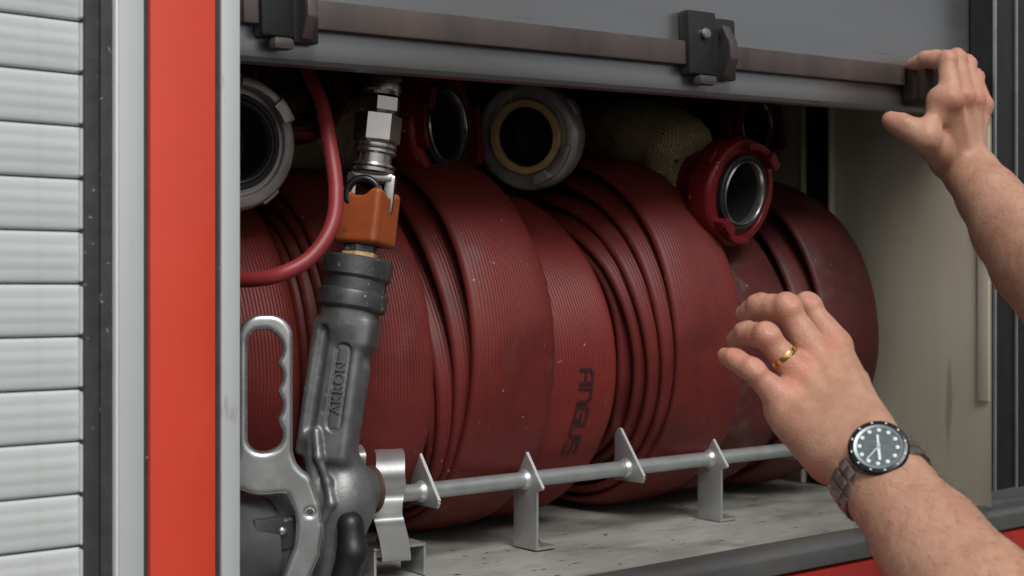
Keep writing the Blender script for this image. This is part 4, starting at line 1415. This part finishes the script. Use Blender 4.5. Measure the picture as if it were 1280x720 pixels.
for s_, e_ in ((shl, el), (shr, er)):
    ft.cone(s_, lerp(s_, e_, 0.48), 0.066, 0.064, 0.02)
    ft.cone(s_, chest + np.array((0, 0, 0.02)), 0.068, 0.10, 0.05)
for dx in (-0.085, 0.085):
    ft.cone(chest + np.array((dx, 0, 0.0)), chest + np.array((dx * 0.85, -0.02, -0.55)), 0.115, 0.105, 0.06)
link('shirt', ft.mesh('shirt'), M_shirt, man)
ftr = Field((0.70, 0.05, -1.42), (1.45, 0.75, -0.50), 0.010)
hip = chest + np.array((0, -0.02, -0.55))
for dx in (-0.09, 0.09):
    ftr.cone(hip + np.array((dx * 0.8, 0, 0.0)), hip + np.array((dx, 0, -0.12)), 0.115, 0.10, 0.05)
    ftr.cone(hip + np.array((dx, 0, -0.12)), np.array((hip[0] + dx * 1.2, hip[1], -1.29)), 0.10, 0.058, 0.03)
    ftr.cone(np.array((hip[0] + dx * 1.2, hip[1], -1.30)), np.array((hip[0] + dx * 1.3, hip[1] + 0.15, -1.31)), 0.045, 0.038, 0.03)
link('trousers', ftr.mesh('trousers'), M_trouser, man)
for c_, ax, dd, r_ in nails:
    sdv = np.cross(ax, dd)
    V, F = [], []
    nu, nv = 8, 6
    for i in range(nv + 1):
        for j in range(nu + 1):
            a = (j / nu - 0.5) * 1.9
            l_ = (i / nv - 0.5) * r_ * 1.55
            taper = 1 - 0.12 * abs(i / nv - 0.4)
            V.append(c_ + ax * l_ + sdv * (math.sin(a) * r_ * 0.86 * taper) + dd * ((math.cos(a) - 1) * r_ * 0.8 + r_ * (1.06 - 0.10 * (i / nv) ** 2)))
    for i in range(nv):
        for j in range(nu):
            q = i * (nu + 1) + j
            F.append((q, q + 1, q + nu + 2, q + nu + 1))
    link('fingernail', mesh('fingernail', V, F), M_nail, man, True)

# ------------------------------------------------------------------ wedding ring
p0, p1 = fingers['ring'][0], fingers['ring'][1]
ax = nrmz(p1 - p0)
rg = lathe('wedding_ring', [(0.0100, -0.0023), (0.0108, -0.0021), (0.0112, 0), (0.0108, 0.0021), (0.0100, 0.0023), (0.0097, 0), (0.0100, -0.0023)], lerp(p0, p1, 0.50), ax, M_gold, None, 40, False, 50)
tag(rg, 'gold wedding ring on the lower hand', 'ring')

# ------------------------------------------------------------------ wristwatch
wc = fpt(0.133)
r_w = nrmz(RT - fax * (RT @ fax))
r_w = nrmz(r_w - dn * (r_w @ dn))
PHW = math.radians(17)                      # the watch sits a little round toward the little-finger side
wn = nrmz(dn * math.cos(PHW) + r_w * math.sin(PHW) * 0.8 - fax * 0.22)
watch = thing('wristwatch', 'steel wristwatch with dark round dial on the lower arm', 'watch', None, tuple(wc))
WN = Vector(wn)
wo = Vector(wc + dn * (0.0226 * math.cos(PHW)) + r_w * (0.031 * math.sin(PHW)))
WS = 0.93
h12 = Vector(np.array(-side if side @ RT < 0 else side))
# hands point near vertical in the picture
hint = Vector((0, 0, 1))
Rw = frame(WN, hint)
def wl_(name, prof_, mt, parent=watch, n=56, cap=False):
    return lathe(name, [(a_ * WS, b_) for a_, b_ in prof_], wo, WN, mt, parent, n, cap, 30)
case = wl_('case', [(0.0190, -0.004), (0.0205, -0.002), (0.0210, 0.001), (0.0210, 0.006), (0.0200, 0.0075)], M_wsteel)
bz = wl_('bezel', [(0.0200, 0.0070), (0.0214, 0.0076), (0.0214, 0.0094), (0.0200, 0.0112), (0.0178, 0.0116), (0.0172, 0.0106)], M_bezel)
dl = wl_('dial', [(0.0174, 0.0098), (0.0172, 0.0104), (0.0002, 0.0104)], M_dial)
lathe('chapter_ring', [(0.0150 * WS, 0.01045), (0.0152 * WS, 0.0109), (0.0172 * WS, 0.0112), (0.0174 * WS, 0.0106)], wo, WN, M_chapter, dl, 56, False)
for i in range(12):
    a = 2 * PI * i / 12
    p = wo + Rw @ Vector((0.0122 * math.cos(a), 0.0122 * math.sin(a), 0.0105))
    lathe('hour_marker', [(0.00135, 0), (0.00135, 0.0004), (0.0009, 0.0006)], p, WN, M_lume, dl, 14)
for i in range(12):
    a = 2 * PI * (i + 0.5) / 12
    Mi = Matrix.Translation(wo) @ Rw.to_4x4() @ Matrix.Rotation(a, 4, 'Z')
    box('bezel_mark', (0.0170, -0.0006, 0.01135), (0.0180, 0.0006, 0.0118), M_lume, bz, 0, Mi)
for nme, a, L_, w_ in (('hour_hand', PI + 0.12, 0.0100, 0.0009), ('minute_hand', 0.10, 0.0085, 0.0007), ('second_hand', 2.5, 0.012, 0.0003)):
    Mi = Matrix.Translation(wo) @ Rw.to_4x4() @ Matrix.Rotation(a, 4, 'Z')
    box(nme, (-0.002, -w_, 0.0111), (L_, w_, 0.0115), M_lume, dl, 0, Mi)
cr = Matrix.Translation(wo) @ Rw.to_4x4()
# bracelet: links round the wrist ellipse
A2 = np.array(fax)
ra_, rb_ = 0.0322, 0.0256
nlk = 22
for i in range(nlk):
    a = 2 * PI * (i + 0.5) / nlk
    sdv = r_w; nv_ = dn
    if math.cos(a - PHW) > 0.925: continue        # under the case
    pos = wc + sdv * (ra_ * math.sin(a)) + nv_ * (rb_ * math.cos(a))
    tan = nrmz(sdv * (ra_ * math.cos(a)) - nv_ * (rb_ * math.sin(a)))
    nout = nrmz(np.cross(A2, tan)); 
    if nout @ (pos - wc) < 0: nout = -nout
    Mi = Matrix(((A2[0], tan[0], nout[0], pos[0]), (A2[1], tan[1], nout[1], pos[1]), (A2[2], tan[2], nout[2], pos[2]), (0, 0, 0, 1)))
    lk = box('bracelet_link', (-0.0044, -0.0036, -0.0012), (0.0044, 0.0036, 0.0018), M_wsteel, watch, 0.0007, Mi)
    for s in (-1, 1):
        box('outer_link', (s * 0.0080 - 0.0034, -0.0036, -0.0012), (s * 0.0080 + 0.0034, 0.0036, 0.0014), M_wsteel, lk, 0.0007, Mi)
